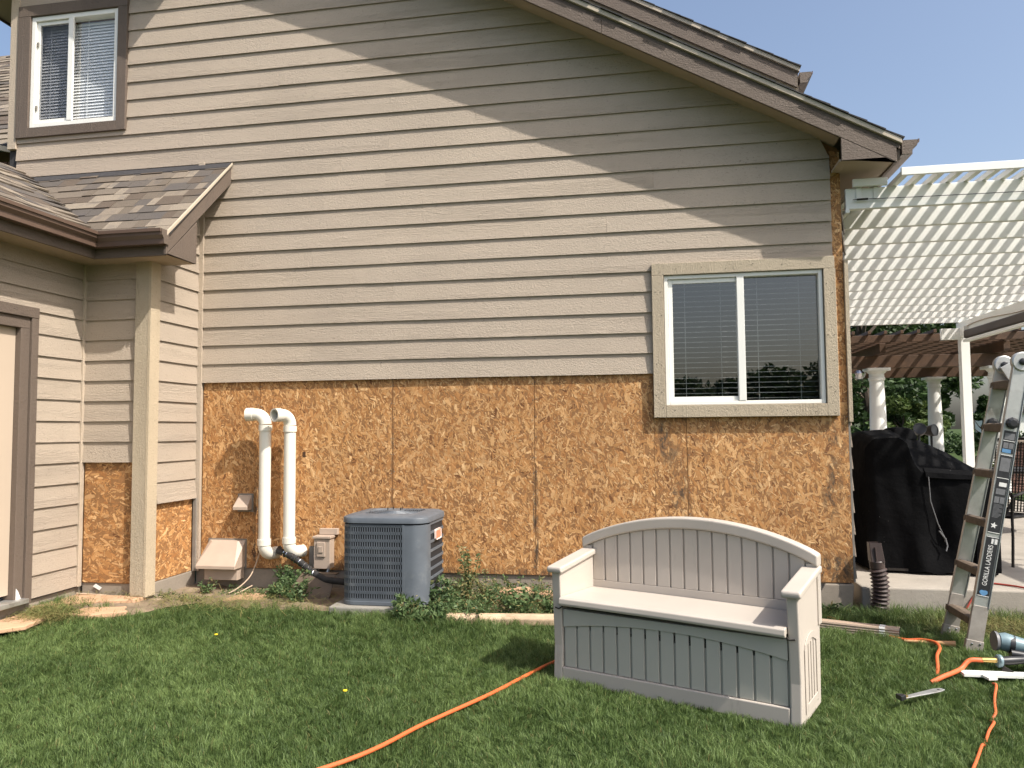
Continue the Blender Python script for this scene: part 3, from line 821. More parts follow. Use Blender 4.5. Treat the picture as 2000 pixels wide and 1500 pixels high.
def slab_from(quads, th, mat, n):
    a, b, c, d = [Vector(q) for q in quads]; nn = Vector(n)
    # thick at the butt (a,b), thin at the top (c,d)
    pts = [a, b, c, d, a + nn * th, b + nn * th, c + nn * .003, d + nn * .003]
    return MB().poly(pts, [(3, 2, 1, 0), (4, 5, 6, 7), (0, 1, 5, 4), (1, 2, 6, 5), (2, 3, 7, 6), (3, 0, 4, 7)]).build('shingle', mat, lr)
nf = Vector((0, -SF, 1)).normalized(); nlft = Vector((SL, 0, 1)).normalized()
lf = math.hypot(1, SF); ll = math.hypot(1, SL)
ncf = 10; dyf = -EY / ncf
for i in range(ncf):
    y0 = EY - 0.012 + i * dyf; y1 = min(y0 + dyf * 1.32, -0.004)
    x = valley_x(y0) - 0.05 * random.random() + 0.02
    while x < RX - 0.01:
        w = random.choice((0.08, 0.11, 0.14, 0.17, 0.21)) * random.uniform(.85, 1.15)
        x1 = min(x + w, RX)
        if RX - x1 < 0.05: x1 = RX
        sk = (valley_x(y1) - valley_x(y0)) if x < valley_x(y0) + 0.06 else 0
        th = random.choice((0.006, 0.010, 0.013))
        e = random.uniform(-.004, .004)
        sag = 0.004 * math.sin(3 * x)
        slab_from([(x + .0008, y0 + e, zfront(y0 + e) + sag), (x1 - .0008, y0 + e, zfront(y0 + e) + sag), (x1 - .0008, y1, zfront(y1)), (x + .0008 + sk, y1, zfront(y1))], th, m_shingle, nf)
        x = x1
ncl = 13; dxl = 0.125
for i in range(ncl):
    xa = EX + 0.012 - i * dxl; xb = xa - dxl * 1.32
    vy = lambda xx: EY + (EX - xx) * SL / SF
    y = min(vy(xa), -0.004) + 0.015; yend = -2.6
    first = True
    while y > yend:
        w = random.choice((0.14, 0.18, 0.24, 0.30)) * random.uniform(.85, 1.15)
        y1 = y - w
        th = random.choice((0.006, 0.011, 0.015))
        e = random.uniform(-.005, .005)
        yt = min(vy(xb), -0.004) if first else y - .001
        sg = lambda yy: 0.006 * math.sin(5 * yy + i) + 0.03 * math.exp(-((vy(xa) - yy) / 0.25) ** 2)
        slab_from([(xa + e, y1, zleft(xa + e) + sg(y1)), (xa + e, y - .001, zleft(xa + e) + sg(y)), (xb, yt, zleft(xb) + sg(yt) * .6), (xb, y1, zleft(xb) + sg(y1) * .6)], th, m_shingle, nlft)
        y = y1; first = False
# flashing course along the wall, rake board, return, fascia, soffit, gutter
fl = MB(); fl.poly([(-2.5, -0.10, zfront(-0.10) + .018), (RX, -0.10, zfront(-0.10) + .018), (RX, -0.026, zfront(-0.026) + .012), (-2.5, -0.026, zfront(-0.026) + .012), (-2.5, -0.10, zfront(-0.10) + .01), (RX, -0.10, zfront(-0.10) + .01)], [(0, 1, 2, 3), (4, 5, 1, 0)])
fl.build('wall_flashing_course', m_shdark, lr)
fyz = lambda u, v, d: (d, u, v)
MB().prism([(EY - .02, EZ - .175), (EY - .02, EZ - .015), (0.0, zfront(0) - .012), (0.0, zfront(0) - .185)], fyz, RX - .03, RX - .008).build('rake_fascia', m_brownz, lr, bevel=0.002)
MB().prism([(EY - .03, EZ - .03), (EY - .03, EZ + .004), (0.0, zfront(0) + .006), (0.0, zfront(0) - .024)], fyz, RX - .0075, RX + .006).build('drip_edge', m_drip, lr, bevel=0.002)
MB().prism([(EY - .005, 2.80), (-0.53, 2.80), (-0.53, zfront(-0.53) - .186), (EY - .005, EZ - .17)], fyz, RX - .034, RX - .012).build('eave_return', m_brownz, lr, bevel=0.002)
MB().box((EX + .001, EY + .0, 2.79), (RX - .035, EY + .022, EZ - .015)).build('eave_fascia', m_brown, lr)
MB().box((EX - .022, -4.4, 2.79), (EX, EY + .02, EZ - .015)).build('eave_fascia', m_brown, lr)
MB().box((EX - .02, EY + .023, 2.80), (RX - .036, -0.64, 2.812)).build('eave_soffit', m_soffit, lr)
MB().box((-1.24, -4.4, 2.80), (EX - .023, -0.64, 2.812)).build('eave_soffit', m_soffit, lr)
MB().box((-0.60, -0.637, 2.80), (RX - .036, -0.53, 2.812)).build('eave_soffit', m_soffit, lr)
MB().prism([(-0.60, zfront(-0.6) - .04), (0, zfront(0) - .04), (0, zfront(0) - .055), (-0.60, zfront(-0.6) - .055)], fyz, -0.61, RX - .031).build('rake_soffit', m_soffit, lr)
gm = MB(); P3 = []
for o, h in gp:
    o2 = o * 0.86; P3 += [(EX + .002 + o2, -4.4, 2.865 + h), (EX + .002 + o2, EY - .002 - o2, 2.865 + h), (RX - .002, EY - .002 - o2, 2.865 + h)]
n = len(gp); fc = []
for i in range(n):
    j = (i + 1) % n
    for s_ in (0, 1): fc.append((i * 3 + s_, j * 3 + s_, j * 3 + s_ + 1, i * 3 + s_ + 1))
fc.append(tuple(i * 3 + 2 for i in range(n)))
gm.poly(P3, fc); gm.build('gutter', m_gutter, lr)
MB().prism([(EY - .004, 2.866), (EY - .064, 2.866), (EY - .068, 2.905), (EY - .09, 2.93), (EY - .098, 2.976), (EY - .004, 2.976)], fyz, RX - .0015, RX + .004).build('gutter_end_cap', m_brownz, lr)

# ---- roof of the garage behind the left corner, brick stub and its gutter
br = node('garage_roof', house)
GS = 0.80
nb = Vector((0, -GS, 1)).normalized()
zb = lambda y: 4.56 + GS * (y - 1.0)
MB().poly([(-4.6, 1.0, zb(1) - .012), (-2.66, 1.0, zb(1) - .012), (-2.66, 6.0, zb(6) - .012), (-9.6, 6.0, zb(6) - .012)], [(0, 1, 2, 3)]).build('roof_deck', m_shdark, br)
for i in range(28):
    y0 = 1.0 + i * 0.178; y1 = y0 + 0.22
    xc = -2.66 - 0.965 * y0
    x = xc - 0.75 + random.uniform(0, .25)
    while x < xc + 0.6:
        x1 = x + random.choice((0.2, 0.3, 0.4)) * random.uniform(.85, 1.15)
        a, b, c, d = [Vector(q) for q in ((x, y0, zb(y0)), (x1 - .001, y0, zb(y0)), (x1 - .001, y1, zb(y1)), (x, y1, zb(y1)))]
        th = random.choice((.010, .018, .026))
        MB().poly([a, b, c, d, a + nb * th, b + nb * th, c + nb * .003, d + nb * .003], [(3, 2, 1, 0), (4, 5, 6, 7), (0, 1, 5, 4), (1, 2, 6, 5), (2, 3, 7, 6), (3, 0, 4, 7)]).build('shingle', m_shingle, br)
        x = x1
MB().box((-5.0, 1.32, 3.0), (-2.66, 1.4, 4.70)).build('gable_end', m_brick, br)
MB().beam((-3.15, 0.2, 4.30), (-2.66, 0.45, 4.225), .03, .05).build('drip_edge', m_drip, br)
MB().poly([(-3.3, 0.22, 4.30), (-2.64, 0.46, 4.22), (-2.64, 1.1, 4.66), (-3.6, 1.1, 4.66)], [(0, 1, 2, 3)]).build('valley_flashing', m_shdark, br)
for r_ in range(5):
    for c2 in range(5):
        MB().box((-3.3 + c2 * 0.115 - (r_ % 2) * .05, 0.45, 3.86 + r_ * 0.07), (-3.195 + c2 * 0.115 - (r_ % 2) * .05, 0.55, 3.923 + r_ * 0.07)).build('brick', m_brick, br, bevel=0.004)
MB().box((-2.70, 0.40, 3.8), (-2.66, 0.47, 4.20)).build('trim_board', m_trim, br)
MB().box((-2.615, 0.0, 3.75), (-2.535, 0.12, 4.12)).build('broken_sheathing', m_shdark, br)

# ---- side wall butt ends and flashing at the right corner
MB().box((4.869, 0.0, 0.24), (4.883, 0.03, 2.75)).build('corner_flashing', m_grey, house)
for i in range(17):
    z = 0.26 + i * 0.1657
    board('siding_board', 0.012, 3.0, z, 0.19, lambda a, o, zz: (4.868 + o, a, zz), m_side_y, house, seg=3)
MB().box((4.871, -0.03, 1.45), (4.898, 0.010, 2.70)).build('corner_board', m_wtrim, house)

# scraps on the foundation
MB().prism([(-1.09, 0.175), (-1.03, 0.145), (-1.01, 0.165), (-1.065, 0.195)], lambda u, v, d: (u, d, v), -0.655, -0.652).build('paper_scrap', m_paper, house)

# ------------------------------------------------------------------ fixtures on the wall
def elbow(c0, d0, d1, r, n=9):
    """quarter-bend path from direction d0 to d1 starting at c0"""
    d0, d1 = Vector(d0).normalized(), Vector(d1).normalized(); c0 = Vector(c0); pts = []
    ctr = c0 + d1 * r
    for i in range(n + 1):
        t = i / n * math.pi / 2
        pts.append(ctr - d1 * (r * math.cos(t)) + d0 * (r * math.sin(t)))
    return pts
def vent_pipe(x, y, z0, z1, odir, label, hole):
    t = thing('vent_pipe', label, 'pipe', (x, y, z0), group=None)
    R = 0.049
    MB().tube([(0, 0, -0.01), (0, 0, z1 - z0 + 0.01)], R, 24, False).build('pipe', m_pvc, t, smooth=True)
    e = elbow((0, 0, z1 - z0 + .02), (0, 0, 1), odir, 0.085)
    e.append(e[-1] + Vector(odir).normalized() * 0.05)
    mb = MB().tube(e, R + .003, 24, False)
    mb.build('top_elbow', m_pvc, t, smooth=True)
    d = Vector(odir).normalized()
    hub = MB(); hub.lathe([(R - .008, -.03), (R + .008, -.03), (R + .008, .03), (R - .004, .03), (R - .004, -.028)], e[-1], d, 24)
    hub.build('elbow_hub', m_pvc, t, smooth=True)
    MB().lathe([(R - .005, 0), (R - .005, .002)], e[-1] - d * 0.028, d, 24).build('bore', mat_simple('pipe_bore', (0.28, 0.31, 0.35), 0.6), t)
    for zz in (z1 - z0 - .01, 0.0):
        MB().lathe([(R + .001, -.025), (R + .0075, -.025), (R + .0075, .025), (R + .001, .025)], (0, 0, zz), (0, 0, 1), 24).build('coupling', m_pvc, t, smooth=True)
    f = elbow((0, 0, -0.02), (0, 0, -1), hole, 0.085)
    f.append(f[-1] + Vector(hole).normalized() * 0.06)
    MB().tube(f, R + .003, 24, True).build('bottom_elbow', m_pvc, t, smooth=True)
    return t
vent_pipe(0.125, -0.135, 0.475, 1.455, (-1, -0.12, 0.0), 'white plastic vent pipe on the left, its top elbow opening sideways', (0.35, 1, 0))
vent_pipe(0.352, -0.135, 0.495, 1.445, (-0.42, -0.9, 0.0), 'white plastic vent pipe on the right, its round top mouth facing forward', (0.55, 1, 0))

def hood(x0, x1, z0, z1, depth, flare, label, name='vent_hood', collar=True):
    t = thing(name, label, 'vent', ((x0 + x1) / 2, 0, z0))
    w = (x1 - x0) / 2; h = z1 - z0
    pts = [(-w, -.004, h), (w, -.004, h), (w + flare, -depth, .03), (-w - flare, -depth, .03), (-w, -.004, 0), (w, -.004, 0), (w + flare, -depth, 0.005), (-w - flare, -depth, 0.005), (w * .7, -depth * .25, h - .005), (-w * .7, -depth * .25, h - .005)]
    MB().poly(pts, [(0, 1, 8, 9), (9, 8, 2, 3), (1, 2, 8), (0, 9, 3), (3, 2, 6, 7), (1, 5, 6, 2), (0, 3, 7, 4)]).build('hood', m_ventp, t, bevel=0.003)
    MB().box((-w - .012, -.006, -0.02), (w + .012, -.001, h + .012)).build('flange', m_grey, t)
    if collar:
        MB().box((-w * .85, -depth * .62, -0.10), (w * .95, -.008, 0.02)).build('damper_box', m_ventp, t, bevel=0.003)
    return t
hood(-0.46, -0.12, 0.245, 0.470, 0.20, 0.012, 'large tan metal vent hood low on the strand board near the corner')
hood(-0.185, -0.062, 0.735, 0.862, 0.10, 0.006, 'small tan metal vent hood beside the left white pipe', collar=False)

dbx = thing('disconnect_box', 'small tan electrical disconnect box beside the condenser', 'box', (0.645, -0.03, 0.26))
MB().box((-0.075, -0.095, 0.0), (0.068, 0.0, 0.25)).build('cabinet', m_ventp, dbx, bevel=0.004)
MB().box((-0.083, -0.108, 0.252), (0.078, 0.0, 0.272)).build('rain_cap', m_ventp, dbx, bevel=0.003)
MB().box((-0.045, -0.108, 0.10), (0.03, -0.0955, 0.225)).build('cover_plate', m_ventp, dbx, bevel=0.005)
MB().box((-0.028, -0.115, 0.135), (0.013, -0.1085, 0.19)).build('pull_handle', m_ventp, dbx, bevel=0.004)
MB().box((-0.06, -0.02, 0.275), (0.10, 0.026, 0.325)).build('mounting_block', m_ventp, dbx, bevel=0.002)
MB().box((-0.16, 0.0, -0.09), (-0.076, 0.026, 0.17)).build('backing_plate', m_grey, dbx)
MB().tube([(-0.09, -.02, .07), (-0.085, -.05, 0.02), (-0.06, -.08, -.05)], 0.011, 10).build('conduit', m_pvc, dbx, smooth=True)
MB().tube([(0.04, -.05, 0.0), (0.03, -.07, -.06), (-0.02, -.10, -.13), (-.03, -.11, -.16)], 0.017, 10).build('conduit', m_alu, dbx, smooth=True)

ln = thing('refrigerant_line', 'black insulated refrigerant line running from the pipes to the condenser', 'pipe', (0.2, -0.05, 0.3))
pth = [(0.0, .05, .10), (0.03, -.03, .095), (0.16, -.10, .075), (0.30, -.14, 0.01), (0.42, -.18, -.06), (0.54, -.22, -.10), (0.80, -.30, -.10)]
MB().tube(pth, 0.026, 12, radii=[.026, .027, .029, .027, .03, .027, .026]).build('foam_sleeve', m_black, ln, smooth=True)
wr = MB()
for k in range(9):
    t_ = 0.28 + k * 0.05; i = int(t_ * 6); u = t_ * 6 - i
    p = Vector(pth[i]).lerp(Vector(pth[i + 1]), u); d = (Vector(pth[i + 1]) - Vector(pth[i])).normalized()
    d = (d + Vector((random.uniform(-.4, .4), random.uniform(-.3, .3), random.uniform(-.4, .4)))).normalized()
    wr.lathe([(.031, -.003), (.034, 0), (.031, .003)], p, d, 14)
wr.build('tape_wrap', m_chrome, ln)
pn = thing('cover_panel', 'brown painted sheet cover leaning under the disconnect box', 'panel', (0.62, -0.30, 0.09))
MB().poly([(-.19, -.09, -.02), (.20, -.09, -.02), (.20, .05, .15), (-.10, .05, .15), (-.19, -.083, -.02), (.20, -.083, -.02), (.20, .057, .15), (-.10, .057, .15)], [(0, 1, 2, 3), (7, 6, 5, 4), (0, 4, 5, 1), (1, 5, 6, 2), (2, 6, 7, 3), (3, 7, 4, 0)]).build('panel_sheet', m_plyw, pn)
MB().box((-.10, .05, .148), (.20, .12, .155)).build('panel_lip', m_plyw, pn)

# ------------------------------------------------------------------ condenser
def build_ac():
    W, D, H = 0.665, 0.60, 0.655
    t = thing('air_conditioner', 'blue grey outdoor air conditioner condenser with slotted sides', 'air conditioner', (1.063 + W / 2, -0.75 + D / 2, 0.118))
    R = 0.11
    def outline(off=0.0, n=7):
        w, d, r = W / 2 + off, D / 2 + off, R + off; p = []
        for cx, cy, a0 in ((w - r, d - r, 0), (-w + r, d - r, 90), (-w + r, -d + r, 180), (w - r, -d + r, 270)):
            for i in range(n + 1):
                a = math.radians(a0 + 90 * i / n); p.append((cx + r * math.cos(a), cy + r * math.sin(a)))
        return p
    def ring(mb, z0, z1, o0=0.0, o1=None):
        a = outline(o0); mb.prism(a, lambda u, v, d: (u, v, d), z0, z1)
    mb = MB(); ring(mb, 0.012, H - .06, -0.018); mb.box((W / 2 - .06, -D / 2 + R, .02), (W / 2 - .006, D / 2 - R, H - .06)); mb.build('coil', m_acdark, t, smooth=True)
    mb = MB(); ring(mb, 0.0, 0.03, 0.004); mb.build('base_pan', m_ac, t, bevel=0.004)
    # louvre bands run round three sides
    op = outline(0.0); N_ = len(op)
    def wall(mb, pts, z0, z1, th=0.006):
        m = len(pts); V = []
        cx = [Vector((p[0], p[1], 0)) for p in pts]
        for i, p in enumerate(cx):
            d = (cx[min(i + 1, m - 1)] - cx[max(i - 1, 0)]).normalized(); nn = Vector((d.y, -d.x, 0))
            for q, z in ((p, z0), (p, z1), (p - nn * th, z1), (p - nn * th, z0)): V.append((q.x, q.y, z))
        fc = []
        for i in range(m - 1):
            a, b = i * 4, i * 4 + 4
            for k in range(4): fc.append((a + k, b + k, b + (k + 1) % 4, a + (k + 1) % 4))
        fc += [(0, 1, 2, 3), ((m - 1) * 4 + 3, (m - 1) * 4 + 2, (m - 1) * 4 + 1, (m - 1) * 4)]
        mb.poly(V, fc)
    # ordered path from back-right corner going left round to the front-right corner
    xs_front = W / 2 - 0.165
    pts_front = [p for p in op[2 * 8:3 * 8]] + [(xs_front, -D / 2)]
    left = [(-W / 2, D / 2 - R)] + pts_front
    z = 0.03; nb_ = 10; pitch = (H - .06 - 0.03 - 0.02) / nb_
    bands = MB()
    for k in range(nb_ + 1):
        zz = 0.03 + k * pitch
        wall(bands, left, zz, zz + 0.020)
    bands.build('louvre_band', m_ac, t, kind='stuff')
    fins = MB()
    def along(path, s):
        for a, b in zip(path[:-1], path[1:]):
            L_ = math.hypot(b[0] - a[0], b[1] - a[1])
            if s <= L_:
                return (a[0] + (b[0] - a[0]) * s / L_, a[1] + (b[1] - a[1]) * s / L_), ((b[0] - a[0]) / L_, (b[1] - a[1]) / L_)
            s -= L_
        return None
    tot = sum(math.hypot(b[0] - a[0], b[1] - a[1]) for a, b in zip(left[:-1], left[1:]))
    s_ = 0.01
    while s_ < tot - 0.006:
        r_ = along(left, s_)
        if r_:
            (px, py), (dx, dy) = r_
            nx2, ny2 = dy, -dx
            a = (px - dx * .0030, py - dy * .0030); b = (px + dx * .0030, py + dy * .0030)
            a2 = (a[0] - nx2 * .007, a[1] - ny2 * .007); b2 = (b[0] - nx2 * .007, b[1] - ny2 * .007)
            fins.prism([a, b, b2, a2], lambda u, v, d: (u, v, d), 0.045, H - .065)
        s_ += 0.0185
    fins.build('louvre_fin', m_ac, t, kind='stuff')
    # solid corner panel
    cpts = [(xs_front, -D / 2 - .001)] + [(p[0], p[1] - .001) for p in op[3 * 8:4 * 8]] + [(W / 2 + .001, -D / 2 + R + .03)]
    mb = MB(); wall(mb, cpts, 0.03, H - .062, 0.02); mb.build('corner_panel', m_ac, t, smooth=True)
    mb = MB(); mb.box((xs_front - .012, -D / 2 - .004, .03), (xs_front + .004, -D / 2 + .004, H - .06)); mb.build('panel_seam', m_ac, t)
    # wide bars on the right side
    right = [(W / 2, -D / 2 + R + .03), (W / 2, D / 2 - R)] + [op[i] for i in range(0, 8)]
    for k in range(9):
        mb = MB(); zz = 0.035 + k * (H - .11) / 8; wall(mb, right, zz, zz + .020, 0.0055); mb.build('side_bar', m_ac, t)
    # top cap with fan opening
    o1, o2, o3 = outline(0.008), outline(0.004), outline(-0.03)
    n = len(o1); V = []; fc = []
    lv = [(o1, H - .050), (o1, H - .018), (o2, H - .010), (o3, H + .004)]
    for o_, z_ in lv: V += [(x_, y_, z_) for x_, y_ in o_]
    for i in range(3):
        for k in range(n): fc.append((i * n + k, i * n + (k + 1) % n, (i + 1) * n + (k + 1) % n, (i + 1) * n + k))
    b = len(V)
    V += [(0.255 * math.cos(math.atan2(y_ / D, x_ / W)), 0.235 * math.sin(math.atan2(y_ / D, x_ / W)), H + .010) for x_, y_ in o3]
    for k in range(n): fc.append((3 * n + k, 3 * n + (k + 1) % n, b + (k + 1) % n, b + k))
    b2 = len(V)
    V += [(0.24 * math.cos(math.atan2(y_ / D, x_ / W)), 0.22 * math.sin(math.atan2(y_ / D, x_ / W)), H - .03) for x_, y_ in o3]
    for k in range(n): fc.append((b + k, b + (k + 1) % n, b2 + (k + 1) % n, b2 + k))
    MB().poly(V, fc).build('top_cap', m_ac, t, smooth=True)
    MB().lathe([(0.24, 0), (0.24, .004)], (0, 0, H - .045), n=32).build('fan_well', m_acdark, t)
    gr = MB()
    for r_ in np.arange(0.07, 0.25, 0.0165):
        ring_ = [(r_ * math.cos(a), r_ * .93 * math.sin(a), H + .004 + 0.012 * (1 - r_ / .25)) for a in np.linspace(0, 2 * math.pi, 33)]
        gr.tube(ring_, 0.0022, 5, False)
    for a in range(8):
        q = math.pi * a / 4; gr.beam((.06 * math.cos(q), .06 * math.sin(q), H + .012), (.245 * math.cos(q), .228 * math.sin(q), H + .005), .005, .004)
    gr.build('fan_guard', m_ac, t, kind='stuff')
    MB().lathe([(0.075, 0), (0.07, .012)], (0, 0, H + .006), n=24).build('motor_plate', m_ac, t, smooth=True)
    for sx, sy in ((-.05, -.03), (.05, -.02), (-.03, .045), (.04, .05)):
        MB().lathe([(.004, 0), (.004, .028)], (sx, sy, H + .01), n=8).build('bolt', m_blackp, t)
    bd = MB(); bd.box((W / 2 + .006, -0.06, 0.455), (W / 2 + .014, 0.085, 0.535)); bd.build('badge', m_badge2, t, bevel=0.012)
    MB().box((W / 2 + .0142, -0.05, 0.465), (W / 2 + .0155, 0.075, 0.525)).build('badge_face', m_badge, t)
build_ac()
pad = MB(); pad.box((1.00, -0.81, 0.0), (1.80, -0.05, 0.116)); tag(pad.build('concrete_pad', m_pad, bevel=0.012), 'concrete pad under the air conditioner', 'pad')

# ------------------------------------------------------------------ storage bench
def build_bench():
    t = thing('storage_bench', 'cream and grey green resin storage bench with arched back on the lawn', 'bench', (3.43, -2.142, 0.0), -0.401)
    W, D = 1.34, 0.41
    hw = W / 2
    # side panels: slightly waisted, drawn in the y-z plane
    for s in (-1, 1):
        x0, x1 = (s * hw, s * (hw - .055)) if s > 0 else (s * hw, s * (hw - .055))
        prof = [(0.0, 0.0), (D + .01, 0.0), (D + .03, 0.30), (D + .03, 0.655), (D - .03, 0.66), (-.012, 0.608), (0.0, 0.42), (0.012, 0.2)]
        o = MB().prism(prof, fyz, min(x0, x1), max(x0, x1)).build('side_panel', m_bench, t, bevel=0.008, seg=3)
        # recessed arched field on the outer face
        xo = s * (hw + .0015); xi = s * (hw + .006)
        for (a, b) in (((0.075, 0.045), (0.115, 0.345)), ((D - .085, 0.045), (D - .045, 0.345))):
            MB().box((min(xo, xi), a[0], a[1]), (max(xo, xi), b[0], b[1])).build('panel_rib', m_bench, o, bevel=0.002)
        arch = [(0.075, 0.345)] + [(D / 2 + (D / 2 - .075) * -math.cos(a), 0.345 + 0.06 * math.sin(a)) for a in np.linspace(0, math.pi, 9)][1:-1] + [(D - .045, 0.345), (D - .085, 0.345)] + [(D / 2 + (D / 2 - .12) * math.cos(a), 0.345 + 0.03 * math.sin(a)) for a in np.linspace(0, math.pi, 9)][1:-1] + [(0.115, 0.345)]
        MB().prism(arch, fyz, min(xo, xi), max(xo, xi)).build('panel_arch', m_bench, o)
        MB().box((min(xo, xi), 0.10, 0.05), (max(xo, xi), D - .07, 0.085)).build('panel_sill', m_bench, o, bevel=0.002)
        for k in range(3):
            yy = 0.155 + k * 0.055
            MB().box((min(xo, s * (hw + .004)), yy, 0.085), (max(xo, s * (hw + .004)), yy + .008, 0.36)).build('panel_groove', m_bench, o)
        ao, ai = s * (hw + .018), s * (hw - .075)
        arm = [(-.03, 0.604), (-.038, 0.618), (-.034, 0.640), (D + .03, 0.695), (D + .045, 0.688), (D + .045, 0.655), (D - .02, 0.655)]
        MB().prism(arm, fyz, min(ao, ai), max(ao, ai)).build('armrest', m_bench, t, bevel=0.010, seg=3)
    # back: arched rim, recessed field, planks
    Hs, Hc = 0.752, 0.905
    hx = hw + .012
    def top_z(x, drop=0.0): return Hs + (Hc - Hs) * (1 - (x / hx) ** 2) ** 0.9 - drop if abs(x) < hx else Hs - drop
    xs = np.linspace(-hx, hx, 41)
    yb0, yb1 = D - .02, D + .055
    rim = [(x, top_z(x)) for x in xs] + [(x, top_z(x) - .062) for x in xs[::-1]]
    back = MB().prism(rim, fn_xz, yb0 - .012, yb1).build('back_rim', m_bench, t, bevel=0.010, seg=3)
    fld = [(x, top_z(x) - .0625) for x in np.linspace(-hx + .004, hx - .004, 31)] + [(hx - .004, 0.40), (-hx + .004, 0.40)]
    bk = MB().prism(fld, fn_xz, yb0 + .016, yb1 - .01).build('backrest', m_bench, t)
    MB().box((-hx + .004, yb0 + .0, 0.40), (-hx + .06, yb0 + .0155, top_z(hx - .03) - .063)).build('stile', m_bench, bk, bevel=.002)
    MB().box((hx - .06, yb0 + .0, 0.40), (hx - .004, yb0 + .0155, top_z(hx - .03) - .063)).build('stile', m_bench, bk, bevel=.002)
    npl = 15; x0, x1 = -hx + .064, hx - .064; pw = (x1 - x0) / npl
    for k in range(npl):
        a, b = x0 + k * pw + .005, x0 + (k + 1) * pw - .005
        pl = [(a, 0.505), (b, 0.505), (b, top_z(b) - .064), ((a + b) / 2, top_z((a + b) / 2) - .064), (a, top_z(a) - .064)]
        MB().prism(pl, fn_xz, yb0 + .005, yb0 + .0155).build('plank', m_bench, bk, bevel=0.003, seg=2)
    MB().box((x0, yb0 + .004, 0.40), (x1, yb0 + .0155, 0.504)).build('bottom_rail', m_bench, bk, bevel=.002)
    # seat lid, warped up a little at the left
    lid = MB()
    n = 10; V = []
    for i in range(n + 1):
        u = i / n; x = -hw + .058 + (W - .116) * u
        lift = 0.012 * (1 - u) + .004 * math.sin(u * 3)
        for y_, z_ in ((-.034, .418), (-.040, .430), (-.036, .456), (-.02, .464), (D - .022, .452), (D - .022, .425), (-.01, .430), (-.012, .418)):
            V.append((x, y_, z_ + lift))
    fc = []
    for i in range(n):
        for k in range(8): fc.append((i * 8 + k, (i + 1) * 8 + k, (i + 1) * 8 + (k + 1) % 8, i * 8 + (k + 1) % 8))
    fc += [tuple(range(8)), tuple(range(n * 8, n * 8 + 8))[::-1]]
    lid.poly(V, fc).build('seat_lid', m_bench, t, bevel=0.004)
    MB().box((-hw + .056, .03, .30), (hw - .056, D - .03, .39)).build('seat_well', m_dark, t)
    # front: plinth, recessed field, arch board, planks
    MB().box((-hw + .056, 0.004, 0.0), (hw - .056, 0.05, 0.085)).build('plinth', m_bench, t, bevel=0.005)
    fp = MB().box((-hw + .056, 0.030, 0.086), (hw - .056, 0.06, 0.402)).build('front_panel', m_bgreen, t)
    fx0, fx1 = -hw + .060, hw - .060
    az = lambda x: 0.292 + 0.066 * (1 - (x / hw) ** 2)
    ar = [(x, az(x)) for x in np.linspace(fx0, fx1, 25)] + [(fx1, 0.403), (fx0, 0.403)]
    MB().prism(ar, fn_xz, 0.010, 0.0295).build('arch_board', m_bgreen, fp, bevel=0.003)
    npl = 15; pw = (fx1 - fx0) / npl
    for k in range(npl):
        a, b = fx0 + k * pw + .0055, fx0 + (k + 1) * pw - .0055
        MB().prism([(a, 0.087), (b, 0.087), (b, az(b) - .001), ((a + b) / 2, az((a + b) / 2) - .001), (a, az(a) - .001)], fn_xz, 0.019, 0.0295).build('plank', m_bgreen, fp, bevel=0.003)
    for s in (-1, 1):
        MB().tube([(s * (hw - .065), -.004, .420), (s * (hw - .045), -.012, .407), (s * (hw - .02), -.006, .411)], 0.004, 8).build('lid_clip', m_iron, t)
build_bench()

